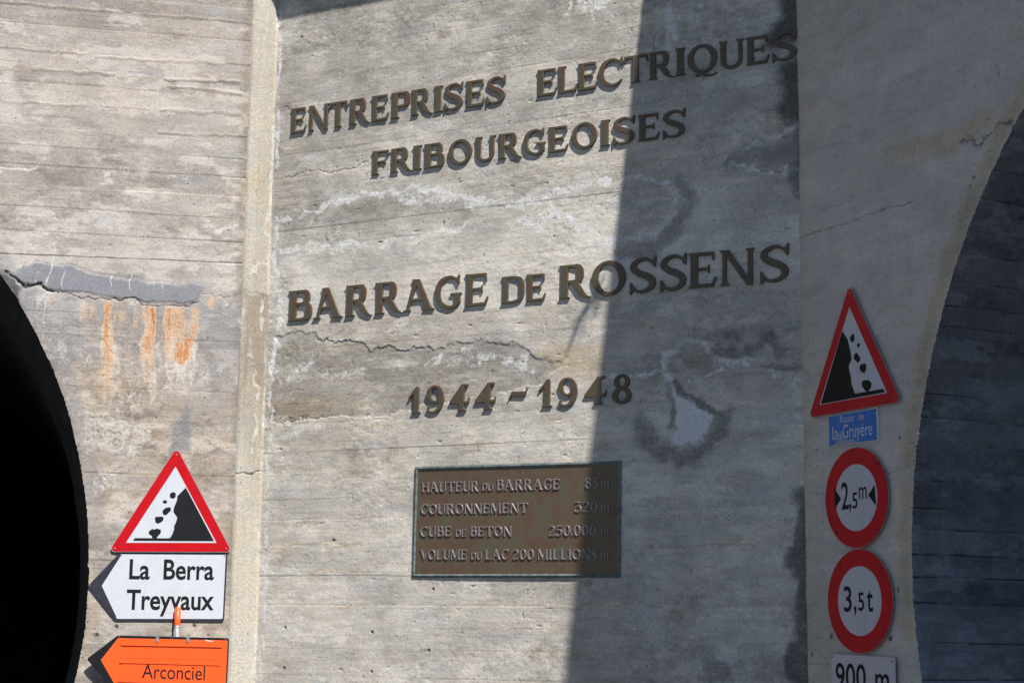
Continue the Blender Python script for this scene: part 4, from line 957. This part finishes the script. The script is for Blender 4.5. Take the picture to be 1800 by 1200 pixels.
# --- falling rock sign, left
def tri_sign(S, outer, inner, cliff, rocks, rivets, r, h, red, white, black):
    S.poly('sign_plate', outer, h-.003, h, M['back'], r)
    Pc = [np.array(S.uv(p, h)) for p in outer]; c = sum(Pc)/3
    face = rounded([tuple(c+(p-c)*.985) for p in Pc], r*.95)
    S.polyuv('red_border', face, h, h+.0008, red)
    S.poly('white_field', inner, h+.0008, h+.0014, white)
    S.poly('cliff_symbol', cliff, h+.0014, h+.0020, black)
    for rk in rocks: S.poly('rock_symbol', rk, h+.0014, h+.0020, black)
    for p in rivets: S.rivet(p, h+.001, .0065)
f = lambda pts: shift(pts, 5.7125, 180, 780)
S = Sign('warning_sign', LW, 302, 905, 'bright red triangular falling rocks sign on the left portal wall above the white arrow sign', 'traffic sign')
el = [(628+22*math.cos(a), 580+18*math.sin(a)) for a in np.linspace(0, 6.28, 12)[:-1]]
tri_sign(S, f([(746.8, 26.7), (56, 1083), (1307, 1087)]), f([(735, 226), (236, 990), (1145, 991)]),
    f([(838, 437), (753, 522), (750, 560), (718, 640), (712, 680), (752, 738), (740, 780), (718, 830), (722, 850), (700, 910), (680, 940), (665, 945), (325, 943), (308, 970), (1122, 975)]),
    [f([(680, 495), (700, 485), (712, 480), (738, 495), (735, 530), (715, 548), (690, 545), (676, 530)]), f(el), f([(602, 680), (610, 660), (640, 638), (685, 633), (688, 665), (665, 690), (635, 717), (610, 705)]),
     f([(527, 740), (545, 727), (575, 730), (600, 725), (615, 740), (608, 770), (580, 790), (555, 800), (532, 785)]), f([(462, 885), (480, 865), (500, 852), (525, 857), (545, 847), (588, 860), (585, 895), (560, 920), (545, 943), (500, 943), (495, 920), (468, 905)])],
    f([(742, 112), (125, 1050), (1240, 1052)]), .026, .014, M['red'], M['white'], M['black'])
# --- white arrow sign
f = lambda pts: shift(pts, 6.4286, 140, 960)
S = Sign('direction_sign', LW, 285, 1031, 'white arrow-shaped direction sign reading La Berra Treyvaux, pointing left', 'direction sign')
S.poly('sign_plate', f([(88, 450), (455, 68), (1672, 79), (1632, 846), (398, 841)]), .003, .007, M['navy'], [.01, .015, .02, .02, .015])
S.poly('white_field', f([(478, 87), (1651, 94), (1616, 817), (425, 815), (250, 442)]), .007, .0078, M['white'])
S.text('La', (226.8, 1016.5), (262.9, 1017), 33.6, .0083, M['black'], .02); S.text('Berra', (287, 1017), (375.7, 1018), 33.6, .0083, M['black'], .02)
S.text('Treyvaux', (221.7, 1070), (375.7, 1071), 33.8, .0083, M['black'], .02)
for p in f([(468, 94), (1638, 105), (1606, 815), (414, 808), (112, 443), (1045, 74)]): S.rivet(p, .0085, .005)
# --- post behind the orange sign
def tube(S, name, c0, c1, r0, r1, mat, cap=True):
    me = bpy.data.meshes.new(name); n = 20; v = []
    c0, c1 = Vector(c0), Vector(c1)
    for c, r in ((c0, r0), (c1, r1)):
        v += [(c.x+r*math.cos(k/n*6.28319), c.y, c.z+r*math.sin(k/n*6.28319)) for k in range(n)]
    me.from_pydata(v, [], [[k, (k+1) % n, n+(k+1) % n, n+k] for k in range(n)]+([list(range(n, 2*n))] if cap else []))
    me.polygons.foreach_set('use_smooth', [True]*n+([False] if cap else [])); me.materials.append(mat); return S.add(name, me)
S = Sign('sign_post', LW, 312, 1100, 'grey tube post with orange reflective top behind the orange sign', 'post')
H0 = .034
xa, xb, xc = S.uv((313, 1067), H0+.02), S.uv((311.5, 1098.5), H0+.02), S.uv((311, 1108), H0+.02)
tube(S, 'post_tube', (xc[0]-.002, -S.c[1], H0), (xc[0], xc[1], H0), .0235, .0235, M['zinc'])
tube(S, 'post_collar', (xc[0], xc[1], H0), (xb[0], xb[1]-.02, H0), .0235, .0205, M['zinc']); tube(S, 'post_neck', (xb[0], xb[1]-.02, H0), (xb[0], xb[1], H0), .0205, .0205, M['zinc'])
tube(S, 'orange_sleeve', (xb[0], xb[1], H0), (xa[0], xa[1], H0), .0212, .0212, M['orange'])
# --- orange arrow sign
f = lambda pts: shift(pts, 6, 120, 1050)
S = Sign('direction_sign', LW, 280, 1170, 'orange arrow-shaped direction sign reading Arconciel, hung on a post at the bottom left', 'direction sign')
h = .058
S.poly('sign_plate', f([(192, 645), (522, 396), (1698, 424), (1668, 1015), (500, 985)]), h, h+.003, M['black'], [.014, .02, .02, .02, .02])
S.poly('orange_field', f([(525, 424), (1682, 449), (1655, 990), (518, 960), (344, 655)]), h+.003, h+.0038, M['orange'])
q = h+.0038
for P in ([(556, 478), (1622, 501), (1622, 523), (556, 500)], [(540, 664), (1614, 690), (1614, 714), (540, 686)], [(525, 862), (1655, 890), (1655, 914), (525, 886)]):
    S.poly('insert_rail', f(P), q, q+.007, M['orange'], .0025)
S.poly('name_insert', f([(583, 690), (1650, 716), (1647, 892), (570, 862)]), q, q+.0022, M['orange'])
S.poly('upper_seam', f([(545, 626), (1620, 652), (1620, 656), (545, 630)]), q, q+.0015, M['orange'])
S.text('Arconciel', (249.2, 1190.8), (360, 1194.6), 24.3, q+.0028, M['black'], .004)
for p in f([(590, 630), (915, 641), (1243, 650), (1592, 662), (910, 895), (1240, 903), (538, 408), (1095, 418), (1655, 436), (1352, 452)]): S.rivet(p, q, .0038, M['zinc'])
S.poly('scraped_mark', f([(1440, 437), (1462, 445), (1530, 455), (1528, 462), (1470, 458), (1452, 452)]), q, q+.0004, M['white_enamel'])
for x in (940, 1262):
    o = S.poly('hanging_hook', f([(x-16, 392), (x+4, 382), (x+24, 384), (x+20, 400), (x+10, 468), (x-16, 466)]), q, q+.006, M['zinc'], .002)
    S.poly('hook_return', f([(x+2, 380), (x+28, 384), (x+26, 400), (x+2, 396)]), h-.03, q+.003, M['zinc'])

# --- falling rock sign, right
f = lambda pts: shift(pts, 5, 1400, 500)
S = Sign('warning_sign', RW, 1498, 650, 'shaded red triangular falling rocks sign on the right portal wall above the blue street sign', 'traffic sign')
tri_sign(S, f([(463, -8), (106, 1175), (927, 1032)]), f([(465, 197), (202, 1057), (797, 952)]),
    f([(402, 407), (450, 482), (458, 520), (475, 590), (485, 655), (458, 715), (462, 740), (482, 835), (482, 870), (515, 957), (762, 915), (775, 947), (213, 1050)]),
    [f([(470, 465), (480, 445), (493, 432), (505, 438), (512, 475), (497, 507), (485, 507), (472, 485)]), f([(530, 530), (545, 513), (558, 520), (555, 545), (543, 553), (530, 543)]), f([(503, 640), (510, 605), (530, 598), (560, 640), (560, 660), (540, 692), (530, 678), (505, 655)]),
     f([(553, 735), (560, 705), (600, 692), (614, 705), (613, 745), (597, 780), (565, 765)]), f([(573, 860), (590, 840), (635, 838), (660, 865), (655, 905), (630, 940), (605, 935), (575, 890)])],
    f([(460, 72), (139, 1137), (880, 1005)]), .026, .02, M['red_old'], M['white'], M['black'])
# --- street name plate
f = lambda pts: shift(pts, 12, 1440, 700)
S = Sign('street_sign', RW, 1499, 750, 'small blue enamel street sign reading Route de la Gruyère with chipped lower edge', 'street sign')
S.poly('sign_plate', f([(182, 372), (1226, 178), (1246, 888), (196, 1032)]), .002, .012, M['white_enamel'], .006)
S.poly('blue_field', f([(198, 384), (1203, 212), (1218, 872), (212, 1010)]), .012, .0126, M['blue'], .006)
S.text('Route', (1476.7, 743.6), (1500.4, 739.6), 13.2, .0131, M['white_enamel'], -.004); S.text('de', (1508.8, 738.3), (1518.4, 737), 12, .0131, M['white_enamel'], -.004)
S.text('la', (1463.6, 773.2), (1473.4, 771.8), 23.2, .0131, M['white_enamel'], .0); S.text('Gruyère', (1481.7, 770.2), (1533.3, 763.8), 23.6, .0131, M['white_enamel'], .0)
S.poly('chipped_enamel', f([(262, 1003), (340, 950), (352, 895), (385, 880), (420, 850), (408, 800), (410, 740), (440, 700), (480, 690), (495, 740), (500, 800), (520, 850), (560, 872), (620, 882), (640, 842), (700, 830), (740, 870), (772, 935), (500, 975)]), .0126, .0130, M['chip'])
S.poly('chipped_enamel', f([(1195, 285), (1172, 310), (1165, 345), (1205, 350)]), .0126, .0130, M['chip'])
for p in f([(215, 412), (1186, 247), (228, 985), (1200, 850)]): S.rivet(p, .0126, .0045, M['black'])
# --- round limit signs
def round_sign(S, cx, cy, Rr, ri, h=.02):
    c = np.array(S.uv((cx, cy), h)); k = 64
    circ = lambda r: [(c[0]+r*math.cos(a), c[1]+r*math.sin(a)) for a in np.linspace(0, 2*math.pi, k+1)[:-1]]
    S.polyuv('sign_plate', circ(Rr), h-.003, h, M['back']); S.polyuv('red_ring', circ(Rr*.99), h, h+.0008, M['red_old']); S.polyuv('white_field', circ(ri), h+.0008, h+.0014, M['white'])
    for a in (.72, 2.25, 3.95, 5.5):
        me = None; p = (c[0]+Rr*.93*math.cos(a), c[1]+Rr*.93*math.sin(a)); o = S.rivet((cx, cy), h+.001, .007, M['black']); o.location = (p[0], p[1], h+.001)
    return h+.0014
S = Sign('width_limit_sign', RW, 1505, 874, 'round red-rimmed width limit sign reading 2,5 m between two black arrowheads', 'traffic sign', 'round limit signs')
hh = round_sign(S, 1505, 874, .300, .198)
S.poly('arrow_symbol', [(1466.5, 857), (1478.3, 876), (1467.5, 894.5)], hh, hh+.0005, M['black']); S.poly('arrow_symbol', [(1537.3, 851), (1526, 870), (1540, 889)], hh, hh+.0005, M['black'])
hh += .0006
S.text('2', (1479.3, 895), (1492, 893.6), 46, hh, M['black'], .012, 'numeral'); S.text(',', (1492.4, 892.5), (1496.3, 892.2), 40, hh, M['black'], .012, 'comma')
S.text('5', (1498, 893), (1507.5, 892), 27, hh, M['black'], .012, 'numeral'); S.text('m', (1509.8, 877.2), (1523.8, 875.5), 31, hh, M['black'], .006)
S = Sign('weight_limit_sign', RW, 1511, 1055, 'round red-rimmed weight limit sign reading 3,5 t, below the width limit sign', 'traffic sign', 'round limit signs')
hh = round_sign(S, 1511, 1055.5, .306, .203)+.0006
S.text('3', (1483.6, 1073.8), (1497.3, 1073.4), 42.5, hh, M['black'], .012, 'numeral'); S.text(',', (1501, 1073), (1505.6, 1073), 42, hh, M['black'], .012, 'comma')
S.text('5', (1508.6, 1072), (1519.3, 1072), 31, hh, M['black'], .012, 'numeral'); S.text('t', (1524, 1073.5), (1534.8, 1073.5), 44, hh, M['black'], .014)
# --- distance plate
S = Sign('distance_plate', RW, 1517, 1190, 'white rectangular plate reading 900 m below the round signs', 'traffic sign')
S.poly('sign_plate', [(1460, 1147.4), (1573.8, 1154.7), (1576, 1246), (1462, 1246)], .017, .02, M['back'], .008)
S.poly('white_field', [(1460.6, 1148.2), (1573.2, 1155.4), (1575.2, 1245), (1462.6, 1245)], .02, .0206, M['white'], .008)
S.text('900', (1469.3, 1210), (1522.5, 1214), 45, .0212, M['black'], .012, 'numeral'); S.text('m', (1538.8, 1214.5), (1563.4, 1216), 46, .0212, M['black'], .012)
for p in [(1462.5, 1153.5), (1568, 1161.5)]: S.rivet(p, .021, .006, M['black'])
print('tris', sum(len(o.data.polygons) for o in bpy.data.objects if o.type == 'MESH')*2)
